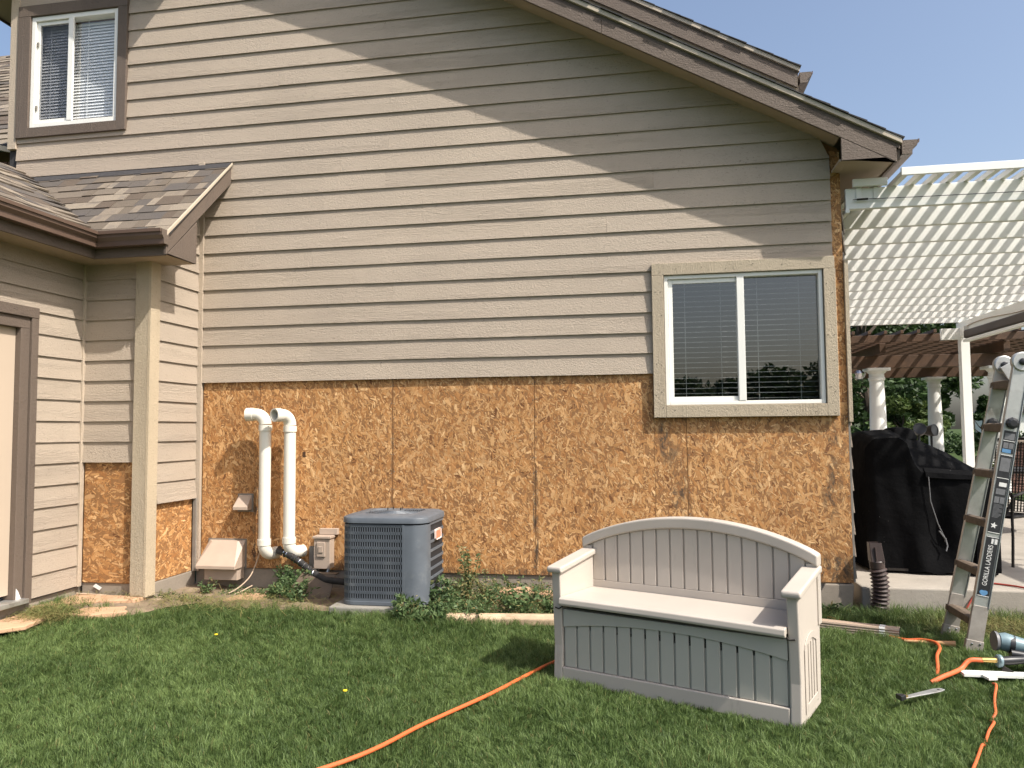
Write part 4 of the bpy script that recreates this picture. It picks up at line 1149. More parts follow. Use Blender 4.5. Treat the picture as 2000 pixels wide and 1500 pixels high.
# ------------------------------------------------------------------ ladder
def text_mesh(txt, size, name, mat, parent, mtx, extrude=0.0004):
    cu = bpy.data.curves.new(name, 'FONT'); cu.body = txt; cu.size = size; cu.extrude = extrude; cu.align_x = 'CENTER'; cu.align_y = 'CENTER'
    tmp = bpy.data.objects.new('tmp_text', cu); C.objects.link(tmp)
    dg = bpy.context.evaluated_depsgraph_get(); dg.update()
    me = bpy.data.meshes.new_from_object(tmp.evaluated_get(dg)); me.name = name
    bpy.data.objects.remove(tmp, do_unlink=True); bpy.data.curves.remove(cu)
    me.materials.clear(); me.materials.append(mat)
    me.transform(mtx)
    return link(bpy.data.objects.new(name, me), parent)
def build_ladder():
    z0 = float(gz(5.32, -.9)) + 0.0
    t = thing('ladder', 'scuffed aluminium folding ladder standing on the grass beside the patio', 'ladder', (5.31, -0.985, z0))
    ax = Vector((0.368, 0, 1.87)).normalized(); sd = Vector((ax.z, 0, -ax.x))   # along rail, across rail
    def P(s, w, y): q = ax * s + sd * w; return (q.x, y if y < .1 else y * (1 - .19 * s), q.z)
    def rail(nm, s0, s1, w0, w1, y0, y1, mat):
        V = [P(s, w, y) for s in (s0, s1) for w, y in ((w0, y0), (w1, y0), (w1, y1), (w0, y1))]
        return MB().poly(V, [(0, 1, 2, 3), (4, 5, 6, 7), (0, 1, 5, 4), (1, 2, 6, 5), (2, 3, 7, 6), (3, 0, 4, 7)]).build(nm, mat, t, bevel=0.003)
    YB_ = 0.38
    # outer rails carry the feet; edge flanges make the channel
    for nm_y, oy in ((0.0, 1), (YB_, -1)):
        rail('rail', 0.0, 0.30, -.046, .046, nm_y - .012, nm_y + .012, m_alud)
        rail('rail', 0.298, 1.80, -.040, .040, nm_y - .009, nm_y + .009, m_alu)
        rail('rail_flange', 0.29, 1.80, -.047, -.0405, nm_y - .017, nm_y + .017, m_alu)
        rail('rail_flange', 0.29, 1.80, .0405, .047, nm_y - .017, nm_y + .017, m_alu)
        rail('foot', -0.012, 0.085, -.052, .050, nm_y - .016, nm_y + .014, m_alud)
        for w, s in ((-.025, .022), (.022, .028), (-.018, .062), (.028, .068), (.035, .02)):
            q = P(s, w, nm_y - .016)
            MB().lathe([(.0075, 0), (.006, .004), (.002, .0055)], q, (0, -1, 0), 10).build('rivet', m_chrome, t, smooth=True)
        # hinge discs and the flight folding over the top
        q = P(1.84, 0.0, nm_y - .02)
        MB().lathe([(.058, 0), (.061, .006), (.061, .034), (.054, .04)], (q[0], q[1] + .04, q[2]), (0, -1, 0), 28).build('hinge', m_alu, t, smooth=True)
        MB().lathe([(.022, 0), (.022, .012), (.014, .016)], (q[0], q[1], q[2]), (0, -1, 0), 16).build('hinge_hub', m_blackp, t, smooth=True)
        q2 = P(1.45, 0.0, nm_y - .012)
        MB().lathe([(.036, 0), (.038, .010), (.034, .022), (.02, .026)], (q2[0], q2[1] + .001, q2[2]), (0, -1, 0), 8).build('lock_knob', m_blackp, t)
        a = Vector(P(1.84, 0.0, nm_y + .045 * oy)); b = a + Vector((1.0, 0, -1.78))
        MB().beam(a, b, .026, .085, (1, 0, 0.5)).build('rail', m_alu, t, bevel=.003)
    for s in (0.20, 0.505, 0.81, 1.12, 1.42, 1.70):
        V = []
        pr = [(-.030, -.044), (.016, -.052), (.026, -.030), (.022, .040), (.006, .046), (-.022, .040)]
        o = MB().poly([P(s + a, w, yy) for yy in (.0125, YB_ - .0125) for a, w in pr], [tuple(range(6)), tuple(range(6, 12))[::-1]] + [(i, (i + 1) % 6, 6 + (i + 1) % 6, 6 + i) for i in range(6)]).build('rung', m_rung, t, bevel=.004)
        q = P(s, -.03, 0)
        # worn end wraps round the rail edge
        MB().poly([P(s + a, w, yy) for yy in (YB_ - .014, YB_ + .026) for a, w in ((-.022, -.050), (.016, -.052), (.018, .044), (-.02, .042))], [(0, 1, 2, 3), (7, 6, 5, 4), (0, 4, 5, 1), (1, 5, 6, 2), (2, 6, 7, 3), (3, 7, 4, 0)]).build('rung_bracket', m_rung, t, bevel=.005)
    # stickers on the near rail
    yf = -.0115
    def stick(nm, s0, s1, w0, w1, mat, y=yf):
        return MB().poly([P(s, w, yy) for yy in (y, y + .0015) for s, w in ((s0, w0), (s0, w1), (s1, w1), (s1, w0))], [(0, 1, 2, 3), (7, 6, 5, 4), (0, 4, 5, 1), (1, 5, 6, 2), (2, 6, 7, 3), (3, 7, 4, 0)]).build(nm, mat, t)
    stick('sticker', 0.36, 0.735, -.034, .034, m_label)
    stick('sticker', 0.755, 1.25, -.034, .034, m_label)
    stick('sticker', 1.26, 1.40, -.034, .034, m_label)
    for s0 in (0.362, 0.730, 0.758, 1.10, 1.245, 1.335):
        stick('sticker_line', s0, s0 + .004, -.034, .034, m_lwhite, yf - .0009)
    for (s0, s1, w0, w1, mt) in ((1.05, 1.075, -.015, .028, m_lwhite), (1.00, 1.035, -.026, .026, m_lgrey), (0.945, 0.985, -.028, .000, m_lgrey), (0.945, 0.985, .004, .03, m_lgrey), (1.145, 1.23, -.028, .028, m_lgrey), (1.262, 1.285, -.03, .02, m_lblue), (1.29, 1.325, -.028, .0, m_lgrey), (1.29, 1.325, .004, .03, m_lgrey), (1.345, 1.385, -.028, .028, m_lgrey), (0.69, 0.722, -.004, .03, m_lwhite)):
        stick('sticker_panel', s0, s1, w0, w1, mt, yf - .0007)
    for k in range(12):
        s0 = 0.855 + k * 0.0072
        stick('sticker_print', s0, s0 + .003, -.026, random.uniform(.005, .028), m_lgrey, yf - .0006)
    st = []
    for k in range(10):
        r_ = 0.021 if k % 2 == 0 else 0.009; a = math.pi * k / 5 + .2
        st.append((0.805 + r_ * math.sin(a), -.006 + r_ * math.cos(a)))
    MB().poly([P(s, w, yy) for yy in (yf - .001, yf) for s, w in st], [tuple(range(10))[::-1], tuple(range(10, 20))] + [(i, (i + 1) % 10, 10 + (i + 1) % 10, 10 + i) for i in range(10)]).build('sticker_star', m_lwhite, t)
    stm = Matrix(((ax.x, -sd.x, 0, 0), (0, 0, -1, 0), (ax.z, -sd.z, 0, 0), (0, 0, 0, 1)))
    q = P(0.555, -.002, yf - .0012); mt = Matrix.Translation(q) @ stm
    text_mesh('GORILLA LADDERS', 0.040, 'sticker_lettering', m_lwhite, t, mt @ Matrix.Scale(0.74, 4, (1, 0, 0)))
    q = P(0.706, .013, yf - .0014); text_mesh('MPX17', 0.012, 'sticker_lettering', m_label, t, Matrix.Translation(q) @ stm)
    em = [(0.385 + .017 * math.sin(a) * (1 + .25 * math.sin(3 * a)), .0 + .024 * math.cos(a)) for a in np.linspace(0, 2 * math.pi, 13)[:-1]]
    MB().poly([P(s, w, yy) for yy in (yf - .001, yf) for s, w in em], [tuple(range(12))[::-1], tuple(range(12, 24))] + [(i, (i + 1) % 12, 12 + (i + 1) % 12, 12 + i) for i in range(12)]).build('sticker_emblem', m_lblue, t)
build_ladder()

# ------------------------------------------------------------------ covered grill
def build_grill():
    t = thing('covered_grill', 'barbecue grill under a long black fabric cover on the patio', 'grill', (5.5, 0.95, 0.20))
    # cross-sections along x (world): (x, y_front, y_back, z_shoulder, z_top, ridge_y)
    secs = [(-0.37, -.16, .46, .80, 0.86), (-0.35, -.26, .56, 1.00, 1.08), (-0.29, -.32, .58, 1.09, 1.15), (-0.10, -.34, .60, 1.10, 1.165), (-0.04, -.35, .60, 1.06, 1.165), (0.00, -.37, .60, 0.90, 1.16), (0.05, -.38, .60, 0.815, 1.145), (0.25, -.39, .60, 0.80, 1.05), (0.45, -.39, .58, 0.785, 0.95), (0.60, -.37, .55, 0.765, 0.85), (0.65, -.28, .48, 0.68, 0.74)]
    nx = 44; xs = np.linspace(secs[0][0], secs[-1][0], nx); S = np.array(secs)
    ic = lambda c: np.interp(xs, S[:, 0], S[:, c])
    yf, ybk, zs, zt = ic(1), ic(2), ic(3), ic(4)
    ring_n = 46; V = []
    for i in range(nx):
        pr = []
        for k in range(18): u = k / 18; pr.append((yf[i], u * zs[i] + .02))
        for k in range(12): u = k / 11; pr.append((yf[i] + (0.15 - yf[i]) * u, zs[i] + (zt[i] - zs[i]) * u ** 0.85 + .02))
        for k in range(8): u = (k + 1) / 8; pr.append((0.15 + (ybk[i] - 0.15) * u, zt[i] - (zt[i] - zs[i]) * u * u + .02))
        for k in range(8): u = 1 - (k + 1) / 8; pr.append((ybk[i], u * zs[i] + .02))
        for j, (y, z) in enumerate(pr):
            hz = 1 - z / 1.2
            fold = 0.011 * math.sin(xs[i] * 15 + 3 * math.sin(z * 2.2)) * max(0, hz) ** 0.7 + 0.004 * math.sin(xs[i] * 37 + z * 9)
            dr = -1 if j < 18 else (1 if j > 38 else 0)
            pinch = 0.05 * math.exp(-((xs[i] - .16 - .05 * z) / .07) ** 2) * math.exp(-((z - .30) / .22) ** 2)
            V.append((xs[i], y + dr * fold + (pinch if dr < 0 else 0), z + (0.010 * math.sin(xs[i] * 30) if z < .05 else 0)))
    m = len(V) // nx; fc = []
    for i in range(nx - 1):
        for k in range(m - 1): fc.append((i * m + k, i * m + k + 1, (i + 1) * m + k + 1, (i + 1) * m + k))
    fc += [tuple(range(m))[::-1], tuple(range((nx - 1) * m, nx * m))]
    o = MB().poly(V, fc).build('cover', m_cover, t, smooth=True)
    # overhanging flap edge along the front shoulder, hood dome, piping and draw cord
    fl = MB(); pts = []
    for i in range(19, nx - 3):
        pts += [(xs[i], yf[i] - .014, zs[i] + .025), (xs[i], yf[i] - .022 - .004 * math.sin(xs[i] * 25), zs[i] - .012 - .006 * math.sin(xs[i] * 9)), (xs[i], yf[i] + .04, zs[i] + .06)]
    k = len(pts) // 3
    fl.poly(pts, [(i * 3, i * 3 + 1, i * 3 + 4, i * 3 + 3) for i in range(k - 1)] + [(i * 3 + 2, i * 3, i * 3 + 3, i * 3 + 5) for i in range(k - 1)]).build('cover_flap', m_cover, t, smooth=True)
    MB().tube([(0.10, -.405, .80), (0.11, -.40, .60), (0.16, -.395, .42), (0.22, -.36, .30), (0.225, -.35, .27)], .004, 8).build('piping', m_lgrey, t, smooth=True)
    MB().tube([(0.17, -.39, .36), (0.22, -.375, .295), (0.23, -.38, .24), (0.215, -.39, .20)], .006, 8).build('draw_cord', m_lgrey, t, smooth=True)
    MB().lathe([(0.16, -.02), (0.13, .05), (0.10, .075), (0.05, .085)], (0.06, 0.22, 1.12), n=20).build('hood_dome', m_cover, t, smooth=True)
    # loose corner of the cover at the right
    MB().poly([(.42, -.42, .03), (.60, -.44, .04), (.66, -.30, .50), (.60, -.40, .48), (.44, -.425, .30)], [(0, 1, 2, 3, 4)]).build('cover_corner', m_cover, t)
    for a in (-.28, .52):
        MB().lathe([(.05, -.015), (.055, 0), (.05, .015)], (a, -.2, .055), (1, 0, 0), 16).build('wheel', m_blackp, t, smooth=True)
    MB().beam((-.30, -.30, .035), (.36, -.36, .03), .03, .02).build('base_rail', m_iron, t)
build_grill()
for (x, y, z, d, lab) in ((5.98, 1.9, 1.38, (-.2, -.8, .35), 'black round spotlight head peeking over the covered grill'), (6.16, 2.1, 1.37, (.6, -.75, .1), 'black spotlight head beside a white column above the grill')):
    s = thing('spotlight', lab, 'light', (x, y, 0.2))
    dv = Vector(d).normalized()
    MB().lathe([(.03, -.09), (.048, -.05), (.058, 0), (.06, .03), (.05, .03), (.045, .0)], (0, 0, z - .2), dv, 20).build('lamp_head', m_blackp, s, smooth=True)
    MB().lathe([(.06, 0), (.055, .004)], Vector((0, 0, z - .2)) + dv * .022, dv, 20).build('lens', m_blackp, s, smooth=True)
    MB().tube([(0, 0, 0), (0, .03, z - .25), (0, 0, z - .22)], .012, 8).build('stem', m_blackp, s)

# ------------------------------------------------------------------ corrugated outlet, downspout, hoses, tools
fx = thing('downspout_connector', 'brown corrugated flexible downspout pipe standing up from the grass', 'pipe', (5.0, -0.07, 0.0))
pp, rr = [], []
for k in range(27):
    u = k / 26; z = -0.02 + 0.38 * u
    pp.append((0.0 + 0.035 * math.sin(u * 2.6) , -0.01 * u, z)); rr.append(0.066 if k % 2 else 0.047)
MB().tube(pp, .05, 20, radii=rr).build('corrugated_tube', m_flex, fx, smooth=False)
x_, y_, z_ = pp[-1]
MB().lathe([(.052, 0), (.054, .05), (.05, .055)], (x_, y_, z_), (-.06, 0, 1), 20).build('collar', m_flex, fx, smooth=True)
MB().poly([(x_ + a * .048 - .004, y_ + b * .046, z_ + .05) for a, b in ((-1, -1), (1, -1), (1, 1), (-1, 1))] + [(x_ + a * .043 - .018, y_ + b * .034, z_ + .19) for a, b in ((-1, -1), (1, -1), (1, 1), (-1, 1))], [(0, 1, 5, 4), (1, 2, 6, 5), (2, 3, 7, 6), (3, 0, 4, 7)]).build('square_adapter', m_flex, fx, bevel=.004)
MB().beam((x_ - .014, y_ - .040, z_ + .06), (x_ - .02, y_ - .037, z_ + .16), .03, .008).build('adapter_rib', m_flex, fx)

dsx = thing('downspout', 'tan ribbed downspout length lying in the grass behind the bench', 'downspout', (4.70, -0.615, 0.012), -0.345)
dpr = [(-.040, .0)] + [( -.040 + (.006 if k % 2 else 0), .008 + k * .008) for k in range(7)] + [(-.036, .066), (.036, .066)] + [(.040 - (.006 if k % 2 else 0), .056 - k * .008) for k in range(7)] + [(.040, .0)]
MB().prism(dpr, fyz, -.55, .29).build('tube', m_down, dsx)
MB().prism([(y * 1.03, z * 1.02 + .001) for y, z in dpr], fyz, .17, .205).build('white_band', m_lwhite, dsx)
MB().prism([(-.034, .006), (.034, .006), (.034, .06), (-.034, .06)], fyz, .2903, .2915).build('open_end', m_dark, dsx)

def hose(name, pts, r, mat, label, cat, sag=True):
    # smooth the control polygon (Catmull-Rom) and lay it on the grass
    P_ = [Vector(p) for p in pts]; out = []
    for i in range(len(P_) - 1):
        p0, p1, p2, p3 = P_[max(i - 1, 0)], P_[i], P_[i + 1], P_[min(i + 2, len(P_) - 1)]
        for k in range(8):
            t = k / 8; t2, t3 = t * t, t ** 3
            out.append(0.5 * ((2 * p1) + (-p0 + p2) * t + (2 * p0 - 5 * p1 + 4 * p2 - p3) * t2 + (-p0 + 3 * p1 - 3 * p2 + p3) * t3))
    out.append(P_[-1])
    return tag(MB().tube(out, r, 10).build(name, mat, smooth=True), label, cat)
hz = 0.030
hose('air_hose', [(1.55, -3.75, hz), (2.085, -3.135, hz), (2.30, -2.68, hz), (2.52, -2.24, hz), (2.65, -1.93, hz), (2.78, -1.64, hz), (2.98, -1.30, .03), (3.45, -0.95, .02), (4.1, -0.42, .03), (4.48, -0.25, .035), (4.62, -0.30, .035), (4.78, -0.50, .02), (4.95, -0.80, .03), (5.06, -0.86, .045), (5.115, -0.93, .05), (5.10, -1.06, .05), (5.03, -1.22, .045), (4.985, -1.36, .02), (4.95, -1.45, -.01)], 0.0095, m_hose, 'long orange air hose crossing the lawn and looping behind the bench', 'hose')
hose('air_hose', [(4.86, -1.63, .01), (4.93, -1.60, .035), (5.0, -1.55, .045), (5.06, -1.50, .055), (5.10, -1.475, .085), (5.13, -1.47, .098), (5.185, -1.47, .098)], 0.0125, m_hose, 'short bent orange hose end plugged into the nail gun', 'hose')
hose('air_hose', [(5.17, -1.63, .02), (5.15, -1.72, .038), (5.09, -1.85, .022), (5.03, -2.0, .028), (4.985, -2.12, .028), (4.945, -2.17, .006), (4.93, -2.24, .024), (4.86, -2.36, .024), (4.80, -2.47, .006), (4.77, -2.52, .020), (4.68, -2.70, .026), (4.6, -2.85, .026)], 0.0065, m_hose, 'orange hose half buried in the grass at the right of the bench', 'hose')
hose('power_cord', [(5.62, -0.02, .04), (5.70, 0.015, .15), (5.75, 0.06, .208), (5.86, 0.25, .208), (6.0, 0.20, .208), (6.10, 0.05, .208), (6.2, -0.02, .16), (6.35, -0.15, .05), (6.6, -0.25, .04)], 0.007, m_redcord, 'dark red extension cord draped over the patio edge', 'cord')
hose('old_cable', [(0.03, -0.01, .42), (0.02, -0.06, .30), (-0.02, -0.14, .16), (-0.14, -0.25, .06), (-0.35, -0.36, .045), (-0.55, -0.5, .075), (-0.75, -0.66, .10), (-1.0, -0.68, .115), (-1.2, -0.70, .125)], 0.0055, m_cable, 'old beige cable trailing along the foundation', 'cable')
hose('old_cable', [(0.0, -0.10, .10), (-0.10, -0.30, .05), (-0.30, -0.45, .05), (-0.5, -0.58, .075), (-0.66, -0.74, .09), (-0.8, -0.72, .10)], 0.005, m_cable, 'second beige cable curled on the flagstone by the corner', 'cable')

gun = thing('nail_gun', 'blue grey pneumatic nail gun lying on the lawn at the right edge', 'tool', (5.22, -1.47, 0.10), 0.0)
MB().tube([(-.04, 0, 0), (.035, 0, 0)], .014, 12, radii=[.013, .015]).build('brass_fitting', m_brass, gun, smooth=True)
MB().lathe([(.012, 0), (.030, .004), (.036, .012), (.034, .026), (.022, .030)], (.032, 0, -.002), (1, .1, -.05), 18).build('end_cap', m_teal, gun, smooth=True)
MB().tube([(.06, 0, -.002), (.10, .005, 0), (.17, .015, .004), (.23, .02, .012)], .022, 12, radii=[.024, .025, .022, .028]).build('grip', m_blackp, gun, smooth=True)
MB().tube([(.10, .13, .075), (.13, .13, .072), (.17, .12, .062), (.24, .11, .05), (.34, .10, .03)], .05, 18, radii=[.044, .052, .050, .042, .036]).build('cylinder', m_teal, gun, smooth=True)
MB().lathe([(.02, 0), (.052, .004), (.055, .02)], (.096, .13, .075), (-1, 0, .05), 18).build('cylinder_cap', m_lgrey, gun, smooth=True)
MB().tube([(.22, .03, .01), (.25, .06, .02), (.27, .09, .035)], .03, 12).build('body_neck', m_teal, gun, smooth=True)
MB().tube([(.15, .125, .062), (.175, .12, .058)], .054, 16).build('shroud_band', m_blackp, gun, smooth=True)
MB().tube([(.14, .08, .02), (.2, .075, .012), (.3, .07, .005)], .026, 12).build('magazine_guard', m_blackp, gun, smooth=True)
for a_ in range(6):
    MB().lathe([(.006, 0), (.005, .006)], (.094, .13 + .042 * math.cos(a_), .075 + .042 * math.sin(a_)), (-1, 0, .05), 8).build('cap_screw', m_chrome, gun)
MB().beam((.055, -.02, -.035), (.10, -.03, -.062), .012, .03).build('hook', m_iron, gun, bevel=.002)
MB().tube([(.20, .0, -.02), (.26, -.01, -.028), (.32, 0, -.02)], .010, 8).build('trigger_guard', m_blackp, gun, smooth=True)
MB().box((.05, -.075, -.078), (.105, -.045, -.062)).build('hook_tip', m_iron, gun, bevel=.004)
wb = thing('white_board', 'white trim board lying in the grass under the nail gun', 'board', (5.05, -1.53, 0.03), 0.02)
MB().box((0, -.035, 0), (0.75, .035, .018)).build('board', m_white, wb, bevel=.002)
MB().beam((.115, -.03, .01), (.128, -.085, .008), .05, .012).build('splinter', m_white, wb)
kn = thing('pry_bar', 'grey metal scraper with dark end lying flat in the grass', 'tool', (4.60, -2.04, 0.052), 0.60)
MB().prism([(0, -.014), (.24, -.022), (.285, -.012), (.285, .014), (.24, .024), (0, .012)], lambda u, v, d: (u, v, d), 0, .006).build('blade', m_alu, kn, bevel=.002)
MB().lathe([(.007, 0), (.007, .001)], (.25, 0, .0062), n=10).build('hole', m_dark, kn)
MB().prism([(-.045, -.022), (.0, -.014), (.0, .012), (-.03, .026)], lambda u, v, d: (u, v, d), -.004, .02).build('handle_end', m_blackp, kn, bevel=.003)
MB().box((-.004, -.012, -.002), (.016, .012, .014)).build('ferrule', m_brass, kn)
stk = thing('wooden_handle', 'pale wooden tool handle lying in the grass by the ladder foot', 'handle', (4.98, -0.85, 0.030), -0.30)
MB().tube([(-.02, 0, 0), (.10, 0, .004), (.235, 0, .012), (.27, 0, .014)], .012, 12, radii=[.009, .012, .017, .018]).build('shaft', m_stick, stk, smooth=True)

# ------------------------------------------------------------------ stones and timbers
def stone(pts, z, h, label, name='flagstone', mat=m_flag, group='flat sandstone slabs by the wall'):
    cx = sum(p[0] for p in pts) / len(pts); cy = sum(p[1] for p in pts) / len(pts)
    q = []
    for i, p in enumerate(pts):
        a = Vector(p); b = Vector(pts[(i + 1) % len(pts)])
        for k in range(4):
            c = a.lerp(b, k / 4); q.append((c.x - cx + random.uniform(-.012, .012), c.y - cy + random.uniform(-.012, .012)))
    o = MB().prism(q, lambda u, v, d: (u, v, d), 0, h).build(name, mat, bevel=.006)
    o.location = (cx, cy, z); return tag(o, label, 'stone', group)
stone([(-1.22, -1.15), (-0.95, -0.92), (-0.62, -0.80), (-0.60, -0.67), (-1.20, -0.68)], 0.06, 0.055, 'buff flagstone tucked into the corner below the stripped panel')
stone([(-1.225, -1.9), (-0.88, -1.55), (-0.98, -1.22), (-1.215, -1.18)], 0.06, 0.03, 'buff flagstone under the door threshold at the left edge')
stone([(-0.92, -1.20), (-0.70, -1.22), (-0.48, -1.05), (-0.60, -0.92), (-0.88, -0.98)], 0.055, 0.035, 'half overgrown flagstone in the grass in front of the corner')
stone([(-0.52, -0.42), (-0.15, -0.50), (-0.12, -0.30), (-0.50, -0.24)], 0.025, 0.03, 'flagstone at the base of the inside corner')
stone([(-0.05, -0.50), (0.30, -0.42), (0.32, -0.22), (0.0, -0.20)], 0.03, 0.035, 'flagstone below the white pipes')
tag(MB().prism([(0, 0), (.34, .015), (.35, .11), (.27, .14), (.08, .13), (0, .09)], lambda u, v, d: (u, d, v), 0, .16).build('edging_stone', m_flag, bevel=.025, seg=3), 'rounded buff edging stone in the weeds by the wall', 'stone').location = (2.13, -0.30, 0.03)
tag(MB().prism([(0, 0), (.55, .01), (.55, .10), (.30, .115), (0, .11)], lambda u, v, d: (u, d, v), 0, .15).build('edging_stone', m_flag, bevel=.02, seg=3), 'long buff edging stone running behind the bench', 'stone').location = (2.49, -0.28, 0.03)
lt = thing('landscape_timber', 'weathered timber edging lying between lawn and weeds', 'timber', (1.93, -0.90, 0.045), 0.10)
MB().prism([(-.04, .0), (.04, .0), (.045, .045), (.03, .07), (-.03, .07), (-.045, .045)], fyz, 0, .86).build('beam', m_timber, lt, bevel=.006)
MB().prism([(-.04, .0), (.04, .0), (.045, .04), (.03, .062), (-.03, .062), (-.045, .04)], fyz, .868, 1.5).build('beam', m_timber, lt, bevel=.006)

# ------------------------------------------------------------------ white patio cover
pg = thing('patio_cover', 'white slatted aluminium patio cover attached to the house', 'pergola', (4.9, 0.0, 0.2))
O = Vector((4.9, 0.0, 0.2))
def pb(name, a, b, mat=m_whitep, bevel=0.003): return MB().box(Vector(a) - O, Vector(b) - O).build(name, mat, pg, bevel=bevel)
RY = [0.0, 0.625, 1.25, 1.895, 2.545, 3.18, 3.845, 4.51, 5.20, 5.885, 6.62, 7.30]
for i, y in enumerate(RY):
    x0 = 4.905
    pb('rafter', (x0, y, 3.10), (8.75, y + .045, 3.262))
ltm = None
x = 5.245; k = 0
while x < 8.7:
    if ltm is None:
        o = MB().box((0, -0.24, 3.266 - .2), (.040, 7.45, 3.306 - .2)).build('lattice_tube', m_whitep, pg); ltm = o.data
    else: o = link(bpy.data.objects.new('lattice_tube', ltm), pg)
    o.location = (x - 4.9, 0, 0); x += 0.127; k += 1
for x in (4.985, 5.112):
    MB().box((x - 4.9, -0.02, 3.266 - .2), (x + .04 - 4.9, 7.45, 3.306 - .2)).build('lattice_tube', m_whitep, pg)
pb('end_rail', (5.235, -0.265, 3.263), (8.75, -0.242, 3.322))
pb('end_rail', (4.95, -0.05, 3.263), (5.20, -0.0215, 3.322))
for x in (5.0, 5.127):
    pb('bracket', (x - .02, -0.012, 3.17), (x + .02, -0.001, 3.262))
pb('house_ledger', (4.899, -0.01, 3.07), (4.93, 7.3, 3.099))
pb('outer_beam', (8.36, -1.0, 2.935), (8.44, 7.42, 3.098))
pb('outer_beam', (8.30, 6.95, 2.84), (8.359, 7.55, 3.0))
pb('roller_screen', (8.30, -1.0, 2.80), (8.44, 6.98, 2.932), m_tube, 0.02)
pb('screen_rail', (8.30, -1.0, 2.745), (8.38, 7.0, 2.79))
pb('post', (8.335, 7.18, 0.2), (8.465, 7.31, 2.933))
pb('cross_arm', (8.02, 7.10, 2.80), (8.30, 7.16, 2.98))
for k in range(7):
    pb('clip', (8.37, 1.2 + k * .95, 3.1), (8.40, 1.23 + k * .95, 3.16))
MB().tube([Vector((8.352, y, 2.99 + .03 * math.sin(y * 2.2))) - O for y in np.linspace(2, 7.0, 30)], .006, 6).build('wire', m_cable, pg)
MB().tube([Vector(p) - O for p in ((4.95, -.03, 3.165), (5.08, -.03, 3.165), (5.4, -.03, 3.16), (6.2, -.03, 3.155), (7.5, -.03, 3.15))], .003, 6).build('tension_wire', m_iron, pg)
MB().tube([Vector(p) - O for p in ((4.98, -.03, 3.165), (5.06, -.03, 3.166))], .008, 8).build('turnbuckle', m_iron, pg)

# ------------------------------------------------------------------ cedar pergola on white columns
cp = thing('cedar_pergola', 'brown stained cedar pergola on round white columns beyond the patio', 'pergola', (8.3, 9.5, 0.0))
def column(x, y, h):
    c = node('column', cp, (x - 8.3, y - 9.5, 0))
    MB().lathe([(.20, 0), (.20, .08), (.17, .12), (.15, .16), (.148, .5), (.14, h * .6), (.122, h - .30), (.122, h - .22), (.14, h - .21), (.14, h - .17), (.125, h - .16), (.125, h - .10), (.165, h - .06), (.165, h - .05)], n=28).build('shaft', m_whitep, c, smooth=True)
    MB().box((-.19, -.19, h - .05), (.19, .19, h))  .build('capital', m_whitep, c, bevel=.004)
column(7.40, 8.5, 2.46); column(9.37, 8.5, 2.46); column(9.36, 11.5, 2.46); column(12.0, 8.5, 2.46); column(7.35, 11.5, 2.46)
def cb(name, a, b, bev=.004):
    return MB().box((a[0] - 8.3, a[1] - 9.5, a[2]), (b[0] - 8.3, b[1] - 9.5, b[2])).build(name, m_cedar, cp, bevel=bev)
cb('beam', (6.6, 8.42, 2.462), (12.6, 8.56, 2.68)); cb('beam', (6.6, 11.42, 2.462), (12.6, 11.56, 2.68))
cb('cross_beam', (7.33, 8.0, 2.682), (7.43, 12.2, 2.86)); cb('cross_beam', (9.30, 8.0, 2.682), (9.40, 12.2, 2.86)); cb('cross_beam', (11.9, 8.0, 2.682), (12.0, 12.2, 2.86))
for k in range(18):
    cb('rafter', (6.5, 7.85 + k * .27, 2.862), (12.7, 7.895 + k * .27, 2.99))
for k in range(24):
    cb('purlin', (6.55 + k * .26, 7.7, 2.992), (6.60 + k * .26, 12.6, 3.05))
tag(cp_l := MB().lathe([(.05, 0), (.10, .04), (.12, .10), (.05, .16)], (0, 0, 0), n=18).build('pendant_lamp', m_chrome, smooth=True), 'small shiny lamp hanging in the shade under the cedar pergola', 'lamp').location = (7.05, 8.3, 2.26)

# stone block wall of an outdoor kitchen, patio furniture
mw = thing('block_wall', 'low red brown stone block wall with buff cap beyond the ladder', 'wall', (9.7, 9.0, 0.2))
rz_ = 0.0
for r_ in range(6):
    x = 0.0 - (r_ % 2) * .12
    while x < 2.4:
        w = random.uniform(.22, .42)
        MB().box((max(x, 0) + .006, random.uniform(-.015, .01), r_ * .15 + .005), (x + w - .006, .4, r_ * .15 + .143)).build('block', m_brick, mw, bevel=.012)
        x += w
MB().box((-.06, -.06, .90), (2.6, .45, .96)).build('cap_stone', m_cap, mw, bevel=.012)
MB().box((-.0, .03, .0), (2.4, .39, .899)).build('mortar_core', m_grey, mw)

